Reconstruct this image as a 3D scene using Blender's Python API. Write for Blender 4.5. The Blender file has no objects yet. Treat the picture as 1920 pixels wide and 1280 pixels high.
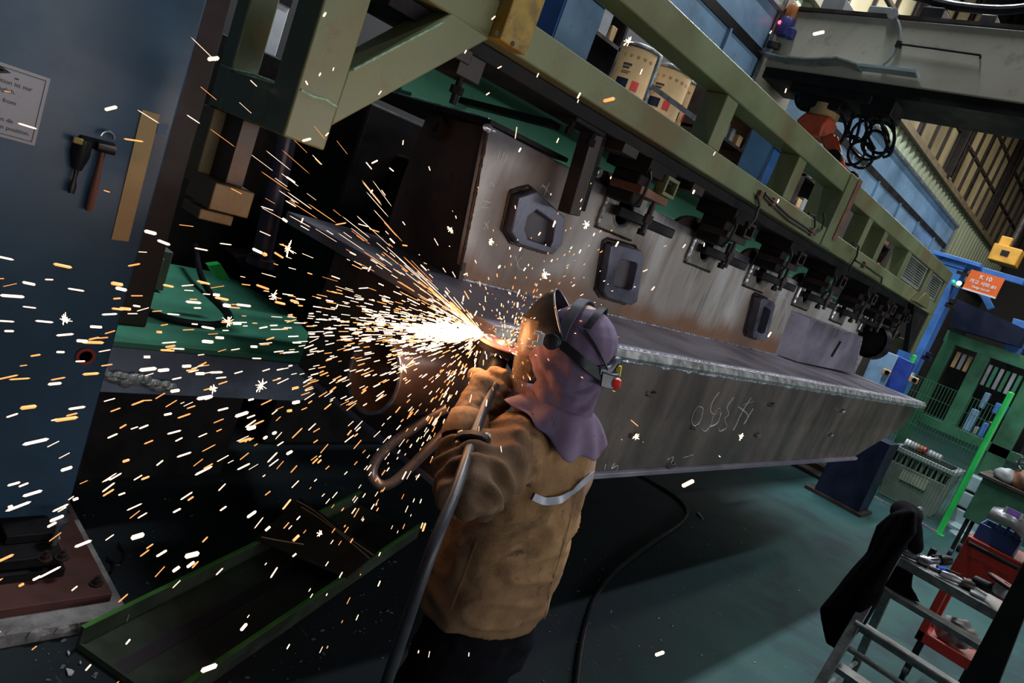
import bpy, bmesh, math, random
from mathutils import Vector, Matrix, noise as mnoise
from mathutils.bvhtree import BVHTree
random.seed(7)
scene = bpy.context.scene
COL = scene.collection
V = Vector

# ------------------------------------------------------------------ camera
F, CX, CY = 1336.0, 960.0, 640.0
RW = Matrix(((0.67282962, -0.37649239, 0.63683105),
             (0.65238701, -0.10395486, -0.7507227),
             (0.34884307, 0.92056877, 0.17567484)))      # columns: camera right, up, back in the world
CAM = V((0.0, 0.0, 1.95))
cd = bpy.data.cameras.new('camera')
cd.sensor_width = 36.0; cd.lens = 36.0 * F / 1920.0; cd.clip_start = 0.05; cd.clip_end = 200
cam = bpy.data.objects.new('camera', cd); COL.objects.link(cam)
cam.matrix_world = Matrix.Translation(CAM) @ RW.to_4x4()
scene.camera = cam

def ray(px, py):
    return RW @ V((px - CX, CY - py, -F))
def at(px, py, x=None, y=None, z=None, d=None):
    """world point seen at a pixel of the 1920x1280 photograph, on a plane x, y or z, or at a depth d"""
    r = ray(px, py)
    if x is not None: t = (x - CAM.x) / r.x
    elif y is not None: t = (y - CAM.y) / r.y
    elif z is not None: t = (z - CAM.z) / r.z
    else: t = d / F
    return CAM + r * t

# ------------------------------------------------------------------ world, lights, exposure
vs = scene.view_settings
vs.view_transform = 'Standard'; vs.look = 'None'; vs.gamma = 1.0; vs.use_curve_mapping = False
vs.exposure = 0.0
w = bpy.data.worlds.new('world'); scene.world = w; w.use_nodes = True
bg = w.node_tree.nodes['Background']; bg.inputs[0].default_value = (0.30, 0.42, 0.62, 1); bg.inputs[1].default_value = 0.045

def area(name, loc, rot, sx, sy, power, col):
    l = bpy.data.lights.new(name, 'AREA'); l.shape = 'RECTANGLE'; l.size = sx; l.size_y = sy
    l.energy = power; l.color = col
    o = bpy.data.objects.new(name, l); o.location = loc; o.rotation_euler = rot; COL.objects.link(o)
    return o
def point(name, loc, power, col, r=0.05):
    l = bpy.data.lights.new(name, 'POINT'); l.energy = power; l.color = col; l.shadow_soft_size = r
    o = bpy.data.objects.new(name, l); o.location = loc; COL.objects.link(o)
    return o
area('high_bay_row_right', (0.55, 9.0, 9.0), (0, 0, 0), 0.30, 12.0, 420, (0.90, 0.95, 1.0))
area('high_bay_row_left', (-3.5, 9.0, 9.0), (0, 0, 0), 0.30, 12.0, 1500, (0.84, 0.93, 1.0))
area('side_fill_right', (7.5, 6.0, 2.4), (0, math.radians(90), 0), 1.8, 15.0, 400, (0.93, 0.96, 1.0))  # unseen broad fill added to light the web face from the side
area('far_wall_fill', (-1.0, 21.0, 10.2), (0, 0, 0), 0.4, 10.0, 620, (1.0, 0.93, 0.80))  # unseen warm strip added to brighten the far wall
SPARK_O = at(908, 628, d=2.10)
point('grinding_glow', SPARK_O + V((0.03, -0.05, 0.02)), 4.5, (1.0, 0.50, 0.22), 0.05)
point('spark_plume_glow', at(760, 612, d=1.98), 1.7, (1.0, 0.46, 0.19), 0.12)
scene.cycles.sample_clamp_indirect = 4.0
scene.cycles.max_bounces = 6

# ------------------------------------------------------------------ mesh helpers
class MB:
    def __init__(s): s.v = []; s.f = []
    def add(s, vs_, fs_):
        n = len(s.v); s.v += [tuple(p) for p in vs_]; s.f += [tuple(i + n for i in f) for f in fs_]; return s
    def box(s, c, size, rot=None):
        c = V(c); h = V(size) / 2; R = rot or Matrix.Identity(3)
        vs_ = [c + R @ V((sx * h.x, sy * h.y, sz * h.z)) for sx in (-1, 1) for sy in (-1, 1) for sz in (-1, 1)]
        return s.add(vs_, [(0, 1, 3, 2), (4, 6, 7, 5), (0, 4, 5, 1), (2, 3, 7, 6), (0, 2, 6, 4), (1, 5, 7, 3)])
    def lohi(s, a, b):
        a = V(a); b = V(b); return s.box((a + b) / 2, [abs(t) for t in (b - a)])
    def prism(s, poly, off):
        n = len(poly); off = V(off); a = [V(p) for p in poly]; b = [p + off for p in a]
        return s.add(a + b, [tuple(range(n))[::-1], tuple(range(n, 2 * n))] + [(i, (i + 1) % n, (i + 1) % n + n, i + n) for i in range(n)])
    def frame(s, outer, inner, off):
        n = len(outer); off = V(off); o = [V(p) for p in outer]; i_ = [V(p) for p in inner]
        vs_ = o + i_ + [p + off for p in o] + [p + off for p in i_]; fs_ = []
        for k in range(n):
            j = (k + 1) % n
            fs_ += [(k, j, n + j, n + k), (2 * n + k, 3 * n + k, 3 * n + j, 2 * n + j), (k, 2 * n + k, 2 * n + j, j), (n + k, n + j, 3 * n + j, 3 * n + k)]
        return s.add(vs_, fs_)
    def beam(s, p0, p1, w_, h_, up=(0, 0, 1)):
        p0 = V(p0); p1 = V(p1); d = (p1 - p0); L = d.length; d.normalize()
        u = V(up); a = d.cross(u)
        if a.length < 1e-4: a = d.cross(V((1, 0, 0)))
        a.normalize(); b = a.cross(d)
        R = Matrix((a, d, b)).transposed()
        return s.box((p0 + p1) / 2, (w_, L, h_), R)
    def tube(s, path, r, n=10, cap=True, flat=1.0):
        P_ = [V(p) for p in path]; m = len(P_); rr = r if isinstance(r, (list, tuple)) else [r] * m
        t0 = (P_[1] - P_[0]).normalized(); a = t0.orthogonal().normalized(); vs_ = []
        for i in range(m):
            t = (P_[min(i + 1, m - 1)] - P_[max(i - 1, 0)])
            t = t.normalized() if t.length > 1e-9 else t0
            a = (a - t * a.dot(t)); a = a.normalized() if a.length > 1e-6 else t.orthogonal().normalized()
            b = t.cross(a)
            for k in range(n):
                q = 2 * math.pi * k / n
                vs_.append(P_[i] + a * (math.cos(q) * rr[i]) + b * (math.sin(q) * rr[i] * flat))
        fs_ = [(i * n + k, i * n + (k + 1) % n, (i + 1) * n + (k + 1) % n, (i + 1) * n + k) for i in range(m - 1) for k in range(n)]
        if cap: fs_ += [tuple(range(n))[::-1], tuple(range((m - 1) * n, m * n))]
        return s.add(vs_, fs_)
    def cyl(s, p0, p1, r0, r1=None, n=16): return s.tube([p0, p1], [r0, r0 if r1 is None else r1], n)
    def lathe(s, prof, o=(0, 0, 0), ax=(0, 0, 1), n=24, cap=True):
        ax = V(ax).normalized(); a = ax.orthogonal().normalized(); b = ax.cross(a); o = V(o); vs_ = []
        for r, h in prof:
            for k in range(n):
                q = 2 * math.pi * k / n
                vs_.append(o + ax * h + (a * math.cos(q) + b * math.sin(q)) * r)
        m = len(prof)
        fs_ = [(i * n + k, i * n + (k + 1) % n, (i + 1) * n + (k + 1) % n, (i + 1) * n + k) for i in range(m - 1) for k in range(n)]
        if cap: fs_ += [tuple(range(n))[::-1], tuple(range((m - 1) * n, m * n))]
        return s.add(vs_, fs_)
    def sph(s, c, r, rot=None, n=16, m=10):
        r = V((r, r, r)) if isinstance(r, (int, float)) else V(r); c = V(c); R = rot or Matrix.Identity(3)
        vs_ = [c + R @ V((0, 0, r.z))]
        for i in range(1, m):
            ph = math.pi * i / m
            for k in range(n):
                q = 2 * math.pi * k / n
                vs_.append(c + R @ V((r.x * math.sin(ph) * math.cos(q), r.y * math.sin(ph) * math.sin(q), r.z * math.cos(ph))))
        vs_.append(c - R @ V((0, 0, r.z))); e = len(vs_) - 1
        fs_ = [(0, 1 + k, 1 + (k + 1) % n) for k in range(n)]
        fs_ += [(1 + i * n + k, 1 + (i + 1) * n + k, 1 + (i + 1) * n + (k + 1) % n, 1 + i * n + (k + 1) % n) for i in range(m - 2) for k in range(n)]
        fs_ += [(e, 1 + (m - 2) * n + (k + 1) % n, 1 + (m - 2) * n + k) for k in range(n)]
        return s.add(vs_, fs_)
    def caps(s, p0, p1, r0, r1, n=14):
        """tapered capsule"""
        p0 = V(p0); p1 = V(p1); d = (p1 - p0); L = d.length; d.normalize(); prof = []
        for i in range(6):
            q = math.pi / 2 * i / 5; prof.append((max(r0 * math.sin(q), 1e-4), -r0 * math.cos(q)))
        for i in range(6):
            q = math.pi / 2 * i / 5; prof.append((max(r1 * math.cos(q), 1e-4), L + r1 * math.sin(q)))
        return s.lathe(prof, p0, d, n)
    def strip(s, path, wid, thick):
        """flat band: path points, width vectors, thickness vectors (each a list or one vector)"""
        n = len(path); vs_ = []
        for i in range(n):
            p = V(path[i]); a = V(wid[i] if isinstance(wid, list) else wid) / 2; b = V(thick[i] if isinstance(thick, list) else thick) / 2
            vs_ += [p - a - b, p + a - b, p + a + b, p - a + b]
        fs_ = [(4 * i + k, 4 * i + (k + 1) % 4, 4 * i + 4 + (k + 1) % 4, 4 * i + 4 + k) for i in range(n - 1) for k in range(4)]
        fs_ += [(3, 2, 1, 0), tuple(range(4 * n - 4, 4 * n))]
        return s.add(vs_, fs_)
    def loft(s, rings, cap=True):
        n = len(rings[0]); m = len(rings)
        fs_ = [(i * n + k, i * n + (k + 1) % n, (i + 1) * n + (k + 1) % n, (i + 1) * n + k) for i in range(m - 1) for k in range(n)]
        if cap: fs_ += [tuple(range(n))[::-1], tuple(range((m - 1) * n, m * n))]
        return s.add([p for r in rings for p in r], fs_)

def wloc(o):
    t = V((0, 0, 0))
    while o is not None: t += o.location; o = o.parent
    return t
def mesh_from(name, mb, mat, smooth=35):
    me = bpy.data.meshes.new(name); me.from_pydata(mb.v, [], mb.f); me.update()
    bm = bmesh.new(); bm.from_mesh(me); bmesh.ops.recalc_face_normals(bm, faces=bm.faces); bm.to_mesh(me); bm.free()
    for m in (mat if isinstance(mat, list) else [mat]): me.materials.append(m)
    if smooth:
        me.polygons.foreach_set('use_smooth', [True] * len(me.polygons)); me.set_sharp_from_angle(angle=math.radians(smooth))
    return me
def obj(name, mb, mat, parent=None, bev=0.0, smooth=35, seg=2):
    """link ONE mesh object; vertices are given in world coordinates"""
    me = mb if isinstance(mb, bpy.types.Mesh) else mesh_from(name, mb, mat, smooth)
    o = bpy.data.objects.new(name, me); COL.objects.link(o)
    if parent is not None:
        o.parent = parent; o.location = -wloc(parent)
    if bev:
        b = o.modifiers.new('edge', 'BEVEL'); b.width = bev; b.segments = seg; b.limit_method = 'ANGLE'; b.angle_limit = math.radians(40)
    return o
def tag(o, label=None, cat=None, group=None, kind=None):
    if label: o['label'] = label
    if cat: o['category'] = cat
    if group: o['group'] = group
    if kind: o['kind'] = kind
    return o
def thing(name, label, cat, loc=(0, 0, 0), group=None):
    o = bpy.data.objects.new(name, None); o.empty_display_size = 0.05; o.location = loc; COL.objects.link(o)
    return tag(o, label, cat, group)
def dup(root, loc, label=None):
    r = root.copy(); COL.objects.link(r); r.location = loc
    if label: r['label'] = label
    for ch in list(root.children):
        c = ch.copy(); COL.objects.link(c); c.parent = r
        for g in ch.children:
            d = g.copy(); COL.objects.link(d); d.parent = c
    return r
def structure(o): o['kind'] = 'structure'; return o

# ------------------------------------------------------------------ materials
class NT:
    def __init__(s, name):
        s.m = bpy.data.materials.new(name); s.m.use_nodes = True; s.t = s.m.node_tree; s.b = s.t.nodes['Principled BSDF']
        s.out = s.t.nodes['Material Output']; s.tc = s.t.nodes.new('ShaderNodeTexCoord'); s.pos = s.tc.outputs['Object']
    def n(s, k): return s.t.nodes.new(k)
    def put(s, sock, v):
        if isinstance(v, bpy.types.NodeSocket): s.t.links.new(v, sock)
        else:
            if sock.type == 'RGBA' and len(v) == 3: v = (*v, 1)
            sock.default_value = v
    def noise(s, scale, detail=4, vec=None, stretch=None, rough=0.55, dist=0.0):
        v = vec or s.pos
        if stretch:
            mp = s.n('ShaderNodeMapping'); s.put(mp.inputs[0], v); mp.inputs['Scale'].default_value = stretch; v = mp.outputs[0]
        t = s.n('ShaderNodeTexNoise'); s.put(t.inputs['Vector'], v); t.inputs['Scale'].default_value = scale
        t.inputs['Detail'].default_value = detail; t.inputs['Roughness'].default_value = rough; t.inputs['Distortion'].default_value = dist
        return t.outputs['Fac']
    def step(s, x, a, b, lo=0.0, hi=1.0, smooth=True):
        r = s.n('ShaderNodeMapRange'); r.interpolation_type = 'SMOOTHSTEP' if smooth else 'LINEAR'
        s.put(r.inputs[0], x); r.inputs[1].default_value = a; r.inputs[2].default_value = b; r.inputs[3].default_value = lo; r.inputs[4].default_value = hi
        return r.outputs[0]
    def math(s, op, a, b=0.0):
        r = s.n('ShaderNodeMath'); r.operation = op; s.put(r.inputs[0], a); s.put(r.inputs[1], b); return r.outputs[0]
    def mix(s, f, a, b):
        r = s.n('ShaderNodeMix'); r.data_type = 'RGBA'; s.put(r.inputs[0], f); s.put(r.inputs[6], a); s.put(r.inputs[7], b); return r.outputs[2]
    def xyz(s):
        r = s.n('ShaderNodeSeparateXYZ'); s.put(r.inputs[0], s.pos); return r.outputs
    def bump(s, h, strength=0.2, dist=0.01):
        r = s.n('ShaderNodeBump'); s.put(r.inputs['Height'], h); r.inputs['Strength'].default_value = strength; r.inputs['Distance'].default_value = dist
        s.t.links.new(r.outputs[0], s.b.inputs['Normal'])
    def fin(s, col, rough=0.5, metal=0.0):
        s.put(s.b.inputs['Base Color'], col); s.put(s.b.inputs['Roughness'], rough); s.put(s.b.inputs['Metallic'], metal); return s.m
def sc3(c, k): return tuple(min(1.0, x * k) for x in c)
def paint(name, col, rough=0.5, metal=0.0, var=0.18, scale=5.0, dirt=None, dirt_amt=0.5, bump=0.12, fine=60, stretch=None):
    t = NT(name)
    a = t.noise(scale, 5, stretch=stretch); c = t.mix(t.step(a, 0.3, 0.7), sc3(col, 1 - var), sc3(col, 1 + var))
    if dirt:
        g = t.noise(scale * 0.45, 8, rough=0.7, dist=0.4)
        c = t.mix(t.math('MULTIPLY', t.step(g, 0.47, 0.68), dirt_amt), c, dirt)
        g2 = t.noise(scale * 7, 3, rough=0.7)
        c = t.mix(t.math('MULTIPLY', t.step(g2, 0.58, 0.72), dirt_amt * 0.6), c, dirt)
    f = t.noise(fine, 3); t.bump(f, bump, 0.004)
    return t.fin(c, t.step(a, 0.3, 0.7, max(0.05, rough - 0.1), min(1, rough + 0.1)), metal)
def glow(name, col, strength):
    t = NT(name); t.b.inputs['Emission Color'].default_value = (*col, 1); t.b.inputs['Emission Strength'].default_value = strength
    t.fin(col, 0.6)
    try: t.m.cycles.emission_sampling = 'NONE'
    except Exception: pass
    return t.m
M = {}
M['green'] = paint('green_frame_paint', (0.165, 0.188, 0.088), 0.42, 0, 0.16, 2.2, (0.17, 0.115, 0.045), 0.8, fine=90)
M['dkgreen'] = paint('dark_green_paint', (0.03, 0.13, 0.06), 0.5, 0, 0.2, 3, (0.02, 0.03, 0.02), 0.5)
M['teal'] = paint('teal_green_beam_paint', (0.045, 0.20, 0.115), 0.45, 0, 0.15, 2, (0.03, 0.05, 0.03), 0.4)
M['yellow'] = paint('worn_yellow_paint', (0.36, 0.24, 0.03), 0.5, 0, 0.2, 9, (0.10, 0.045, 0.02), 0.95)
M['blue'] = paint('blue_machine_paint', (0.034, 0.088, 0.155), 0.38, 0, 0.22, 1.6, (0.03, 0.05, 0.07), 0.5, fine=140, bump=0.05)
M['brightblue'] = paint('bright_blue_paint', (0.05, 0.16, 0.45), 0.4, 0, 0.15, 3, (0.03, 0.06, 0.14), 0.5)
M['skyblue'] = paint('pale_blue_girder_paint', (0.22, 0.36, 0.52), 0.4, 0, 0.2, 1.5, (0.08, 0.14, 0.2), 0.7)
M['black'] = paint('black_grimy_steel', (0.012, 0.011, 0.012), 0.55, 0.2, 0.3, 6, (0.03, 0.018, 0.012), 0.6)
M['darksteel'] = paint('dark_oily_steel', (0.045, 0.036, 0.032), 0.45, 0.5, 0.3, 7, (0.06, 0.03, 0.018), 0.7)
M['rust'] = paint('red_brown_primer', (0.085, 0.026, 0.018), 0.6, 0, 0.2, 6, (0.03, 0.02, 0.02), 0.6)
M['ruststeel'] = paint('rust_brown_steel', (0.20, 0.085, 0.045), 0.6, 0.1, 0.25, 9, (0.05, 0.025, 0.015), 0.6)
M['steel'] = paint('bare_steel', (0.42, 0.42, 0.44), 0.32, 0.9, 0.15, 14, (0.12, 0.10, 0.09), 0.5)
M['alu'] = paint('worn_aluminium', (0.40, 0.41, 0.40), 0.42, 0.75, 0.2, 18, (0.10, 0.09, 0.08), 0.6)
M['weld'] = paint('bright_weld_bead', (0.62, 0.62, 0.66), 0.3, 0.75, 0.3, 60, (0.10, 0.09, 0.09), 0.6, bump=0.6)
M['beige'] = paint('beige_crane_paint', (0.46, 0.42, 0.33), 0.5, 0, 0.1, 1.2, (0.16, 0.12, 0.08), 0.5)
M['grey'] = paint('grey_paint', (0.26, 0.27, 0.27), 0.5, 0, 0.12, 4, (0.10, 0.09, 0.08), 0.5)
M['concrete'] = paint('grout_concrete', (0.33, 0.31, 0.30), 0.9, 0, 0.25, 12, (0.08, 0.07, 0.07), 0.6, bump=0.8)
M['tan'] = paint('tan_cardboard', (0.52, 0.33, 0.15), 0.75, 0, 0.12, 5, (0.30, 0.17, 0.07), 0.4)
M['rubber'] = paint('black_rubber', (0.014, 0.014, 0.017), 0.45, 0, 0.25, 12, (0.03, 0.03, 0.035), 0.4)
M['hosegrey'] = paint('grey_air_hose', (0.042, 0.040, 0.050), 0.4, 0, 0.2, 10, (0.03, 0.03, 0.03), 0.5)
M['orange'] = paint('orange_robot_paint', (0.62, 0.085, 0.02), 0.4, 0, 0.12, 5, (0.22, 0.04, 0.02), 0.4)
M['red'] = paint('red_cart_paint', (0.30, 0.016, 0.008), 0.42, 0, 0.12, 5, (0.15, 0.02, 0.012), 0.5)
M['fencegreen'] = paint('bright_green_post_paint', (0.02, 0.46, 0.08), 0.4, 0, 0.12, 6, (0.02, 0.2, 0.05), 0.4)
M['white'] = paint('white_plastic', (0.66, 0.66, 0.68), 0.5, 0, 0.06, 5)
M['dullwhite'] = paint('dull_sign_white', (0.42, 0.42, 0.46), 0.5, 0, 0.08, 4, (0.25, 0.24, 0.25), 0.4)
M['text'] = paint('sign_black', (0.02, 0.02, 0.024), 0.6)
M['navy'] = paint('navy_plastic', (0.009, 0.012, 0.028), 0.5)
M['chalk'] = paint('white_chalk', (0.85, 0.85, 0.86), 0.95, 0, 0.3, 90)
M['ladder'] = paint('scuffed_ladder_aluminium', (.19, .195, .19), .45, .5, .25, 18, (.06, .055, .05), .6)
for k_ in ('black', 'navy', 'rubber'): M[k_].node_tree.nodes['Principled BSDF'].inputs['Specular IOR Level'].default_value = .2
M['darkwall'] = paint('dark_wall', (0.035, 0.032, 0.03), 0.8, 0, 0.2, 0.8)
# ------------------------------------------------------------------ the setting
def floor_mat():
    t = NT('epoxy_floor'); x, y, z = t.xyz()
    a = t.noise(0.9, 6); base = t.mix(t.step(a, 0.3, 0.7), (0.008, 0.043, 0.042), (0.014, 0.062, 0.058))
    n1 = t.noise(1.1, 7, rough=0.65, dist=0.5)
    soot_shade_zone = t.step(t.math('ADD', t.math('ADD', x, t.math('MULTIPLY', y, 0.32)), t.math('MULTIPLY', n1, 1.1)), -0.15, 0.9, 1.0, 0.0)
    base = t.mix(t.math('MULTIPLY', soot_shade_zone, 0.88), base, (0.016, 0.020, 0.025))  # grinding soot plus the shade over the left floor, both put into the colour
    base = t.mix(t.math('MULTIPLY', t.step(n1, 0.48, 0.64), 0.6), base, (0.020, 0.022, 0.032))
    s1 = t.noise(26, 2, rough=0.5); base = t.mix(t.math('MULTIPLY', t.step(s1, 0.80, 0.82), 0.3), base, (0.2, 0.22, 0.24))
    s2 = t.noise(85, 2, rough=0.5); base = t.mix(t.math('MULTIPLY', t.step(s2, 0.76, 0.80), 0.3), base, (0.2, 0.22, 0.24))
    sc = t.noise(6, 4, stretch=(1, 6, 1), dist=1.0); base = t.mix(t.math('MULTIPLY', t.step(sc, 0.66, 0.72), 0.25), base, (0.16, 0.2, 0.2))
    t.bump(t.noise(40, 4), 0.1, 0.004); t.b.inputs['Specular IOR Level'].default_value = .25
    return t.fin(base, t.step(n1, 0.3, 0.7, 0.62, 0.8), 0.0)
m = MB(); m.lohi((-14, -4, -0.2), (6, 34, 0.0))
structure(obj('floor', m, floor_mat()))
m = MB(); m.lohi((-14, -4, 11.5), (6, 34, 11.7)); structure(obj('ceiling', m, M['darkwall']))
wallm = paint('beige_wall_sheet', (0.42, 0.38, 0.22), 0.7, 0, 0.12, 0.5, (0.2, 0.16, 0.08), 0.4)
corr = paint('green_beige_cladding', (0.30, 0.34, 0.23), 0.6, 0, 0.12, 0.8, (0.2, 0.22, 0.15), 0.4)
pane_m = paint('dusty_window_pane', (0.34, 0.28, 0.16), 0.35, 0, 0.25, 0.7, (0.25, 0.2, 0.1), 0.5)
WX = -6.0
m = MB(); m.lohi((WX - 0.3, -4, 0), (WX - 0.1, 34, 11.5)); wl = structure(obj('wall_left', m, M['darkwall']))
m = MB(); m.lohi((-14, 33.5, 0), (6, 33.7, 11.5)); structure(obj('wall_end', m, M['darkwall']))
# trapezoid cladding sheets under the window band
yy = 9.0; sheet = None
while yy < 32:
    m = MB(); prof = []
    for k in range(5):
        b = yy + k * 0.4
        prof += [(WX, b), (WX, b + 0.12), (WX + 0.1, b + 0.17), (WX + 0.1, b + 0.33), (WX, b + 0.38)]
    m2 = []
    for (px_, py_) in prof: m2.append((px_, py_))
    for i in range(len(m2) - 1):
        (xa, ya), (xb, yb) = m2[i], m2[i + 1]
        m.add([(xa, ya, 5.0), (xb, yb, 5.0), (xb, yb, 6.45), (xa, ya, 6.45), (xa - 0.03, ya, 5.0), (xb - 0.03, yb, 5.0), (xb - 0.03, yb, 6.45), (xa - 0.03, ya, 6.45)],
              [(0, 1, 2, 3), (7, 6, 5, 4), (0, 4, 5, 1), (3, 2, 6, 7)])
    obj('cladding_sheet', m, corr, wl); yy += 2.0
m = MB(); m.lohi((WX - 0.05, 8, 6.45), (WX + 0.22, 33, 6.6)); obj('window_sill', m, paint('brown_rail', (0.16, 0.12, 0.07), 0.6), wl)
for k in range(8):
    y0 = 9 + k * 3.0
    wn = structure(obj('window_%d' % (k + 1), MB().frame([(WX, y0, 6.6), (WX, y0 + 2.85, 6.6), (WX, y0 + 2.85, 9.9), (WX, y0, 9.9)],
        [(WX, y0 + .07, 6.68), (WX, y0 + 2.78, 6.68), (WX, y0 + 2.78, 9.83), (WX, y0 + .07, 9.83)], (0.08, 0, 0)), M['darksteel']))
    for i in range(3):
        for j in range(3):
            a = y0 + .08 + i * .91; b = 6.7 + j * 1.05
            m = MB(); m.lohi((WX + .0, a + .02, b + .02), (WX + .03, a + .87, b + 1.0)); obj('pane', m, pane_m, wn)
    m = MB()
    for i in (1, 2): m.lohi((WX - .02, y0 + .05 + i * .91, 6.65), (WX + .1, y0 + .1 + i * .91, 9.85))
    for j in (1, 2): m.lohi((WX - .02, y0 + .05, 6.66 + j * 1.05), (WX + .09, y0 + 2.8, 6.72 + j * 1.05))
    obj('glazing_bars', m, M['darksteel'], wn)
for k in range(5):
    m = MB(); y0 = 8.8 + k * 6.0; m.lohi((WX + .1, y0, 6.6), (WX + .3, y0 + .08, 11.5)).lohi((WX + .1, y0 - .10, 6.6), (WX + .13, y0 + .18, 11.5)).lohi((WX + .27, y0 - .10, 6.6), (WX + .3, y0 + .18, 11.5))
    structure(obj('trim_%d' % (k + 1), m, M['darksteel']))
for k in range(6):
    m = MB(); y0 = 9 + k * 4.2; m.lohi((-6, y0, 10.6), (3, y0 + .25, 11.4)); structure(obj('trim_%d' % (k + 6), m, M['darkwall']))

# ------------------------------------------------------------------ blue machine column at the left
c0 = thing('machine_column', 'tall blue painted steel machine column on a bolted rust red foot plate', 'column', (-3.1, 0.3, 0))
m = MB(); m.lohi((-3.7, -0.9, 0.09), (-2.75, 1.05, 4.2)); body = obj('body', m, M['blue'], c0, 0.006)
m = MB(); m.lohi((-3.9, -1.2, 0.05), (-2.36, 1.13, 0.085)); obj('foot_plate', m, M['rust'], c0, 0.003)
m = MB(); m.lohi((-2.66, -1, 0.085), (-2.50, 1.0, 0.12)).lohi((-2.68, -1, 0.125), (-2.52, 0.99, 0.165)).lohi((-2.74, .82, .165), (-2.62, .98, .2)); obj('clamp_bar', m, M['black'], c0, 0.003)
for (px_, py_, zz) in ((180, 1094, .086), (84, 1048, .166), (116, 1046, .166)):
    p = at(px_, py_, z=zz); m = MB(); m.lathe([(.024, 0), (.024, .006)], p, n=18).lathe([(.015, .006), (.015, .022), (.008, .022), (.008, .034)], p, n=6); obj('anchor_bolt', m, M['darksteel'], c0)
p = at(100, 1018, z=.17); m = MB(); m.cyl(p + V((0, 0, -.085)), p + V((0, 0, .09)), .012).lathe([(.03, .09), (.03, .1)], p, n=18); obj('anchor_bolt', m, M['steel'], c0)
p = at(160, 667, x=-2.75); m = MB(); m.lathe([(.03, 0), (.034, .004), (.034, .008), (.022, .008), (.022, 0)], p, (1, 0, 0), 24, False); obj('grommet', m, paint('red_ring', (0.30, 0.03, 0.02), .5), c0)
m = MB(); m.lathe([(.023, .003), (.001, .003)], p, (1, 0, 0), 24); obj('cable_hole', m, M['text'], c0)
q = [at(a, b, x=-2.749) for a, b in ((109, 990), (119, 1040), (112, 1046), (100, 1016))]
m = MB(); m.prism(q, (0.006, 0, 0)); obj('peeled_paint_patch', m, M['white'], c0)
q = [at(a, b, x=-2.75) for a, b in ((297, 231), (316, 234), (309, 252), (292, 250))]
m = MB(); m.prism(q, (0.004, 0, 0)); obj('cover_patch', m, paint('pale_blue_patch', (.09, .13, .22), .5), c0)
m = MB()
pts = [(-3.9, 1.17), (-2.27, 1.17), (-2.27, -1.2), (-3.9, -1.2)]
for _ in range(1): m.prism([(a, b, 0.0) for a, b in pts], (0, 0, .0495))
for k in range(40):
    yk = random.uniform(-.2, 1.17); m.sph((-2.275 + random.uniform(-.012, .006), yk, .03), (.018, .03, random.uniform(.015, .03)), n=6, m=4)
for k in range(9):
    m.sph((-2.275 + random.uniform(-.03, .02), 1.10 + random.uniform(-.04, .03), .02), (.02, .03, .028), n=7, m=5)
tag(obj('grout_bed', m, M['concrete']), 'rough pale grout bed under the rust red foot plate of the blue column', 'concrete')

def text_mesh(txt, size, origin, right, up, mat, name, parent=None, align='LEFT', ext=.0006, bold=0.0):
    cu = bpy.data.curves.new('txt', 'FONT'); cu.body = txt; cu.size = size; cu.align_x = align; cu.extrude = ext; cu.offset = bold
    o = bpy.data.objects.new('txt', cu); COL.objects.link(o)
    bpy.context.view_layer.update()
    dg = bpy.context.evaluated_depsgraph_get(); me = bpy.data.meshes.new_from_object(o.evaluated_get(dg))
    bpy.data.objects.remove(o)
    right = V(right).normalized(); up = V(up).normalized(); nr = right.cross(up)
    R = Matrix((right, up, nr)).transposed().to_4x4(); R.translation = V(origin)
    me.transform(R); me.materials.clear(); me.materials.append(mat); me.name = name
    return obj(name, me, mat, parent)

# notice on the column
sx = -2.748
tr = at(96, 148, x=sx); br = at(63, 273, x=sx)
y1 = (tr.y + br.y) / 2; zt, zb = tr.z, br.z
sg = thing('notice_sign', 'grey white notice plate with black printed lines on the blue column', 'sign', (sx, y1 - .2, zb))
m = MB(); m.lohi((sx, y1 - .42, zb), (sx + .004, y1, zt)); obj('plate', m, M['dullwhite'], sg, .001)
m = MB(); e = .010
m.frame([(sx + .004, y1 - .42 + e, zb + e), (sx + .004, y1 - e, zb + e), (sx + .004, y1 - e, zt - e), (sx + .004, y1 - .42 + e, zt - e)],
        [(sx + .004, y1 - .42 + e + .002, zb + e + .002), (sx + .004, y1 - e - .002, zb + e + .002), (sx + .004, y1 - e - .002, zt - e - .002), (sx + .004, y1 - .42 + e + .002, zt - e - .002)], (.0008, 0, 0))
obj('border_line', m, M['text'], sg)
def sgl(txt, px_, py_, size):
    p = at(px_, py_, x=sx + .0045); text_mesh(txt, size, p, (0, 1, 0), (0, 0, 1), M['text'], 'lettering', sg, 'RIGHT')
sgl('osition ist nur', 60, 172, .0185); sgl('öglich.', 29, 178, .0185); sgl('e from', 30, 198, .0185); sgl('ten de', 24, 232, .0185); sgl('ction position.', 55, 255, .0185)
a = at(0, 132, x=sx + .005); b = at(21, 137, x=sx + .005); m = MB(); m.beam(a - V((0, .05, 0)), b - V((0, .02, 0)), .004, .002, (1, 0, 0))
m.prism([b + V((0, -.03, .012)), b, b + V((0, -.03, -.012))], (.001, 0, 0)); m.lohi(tuple(b + V((-.0004, .012, -.014))), tuple(b + V((.0006, .022, -.010)))); obj('arrow', m, M['text'], sg)
# straw tape strip
q = [at(a, b, x=-2.7495) for a, b in ((266, 205), (299, 215), (240, 452), (208, 448))]
m = MB(); m.prism(q, (.005, 0, 0)); tag(obj('cardboard_strip', m, M['tan']), 'upright tan cardboard strip stuck on the blue column beside the hammer', 'strip')
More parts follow.
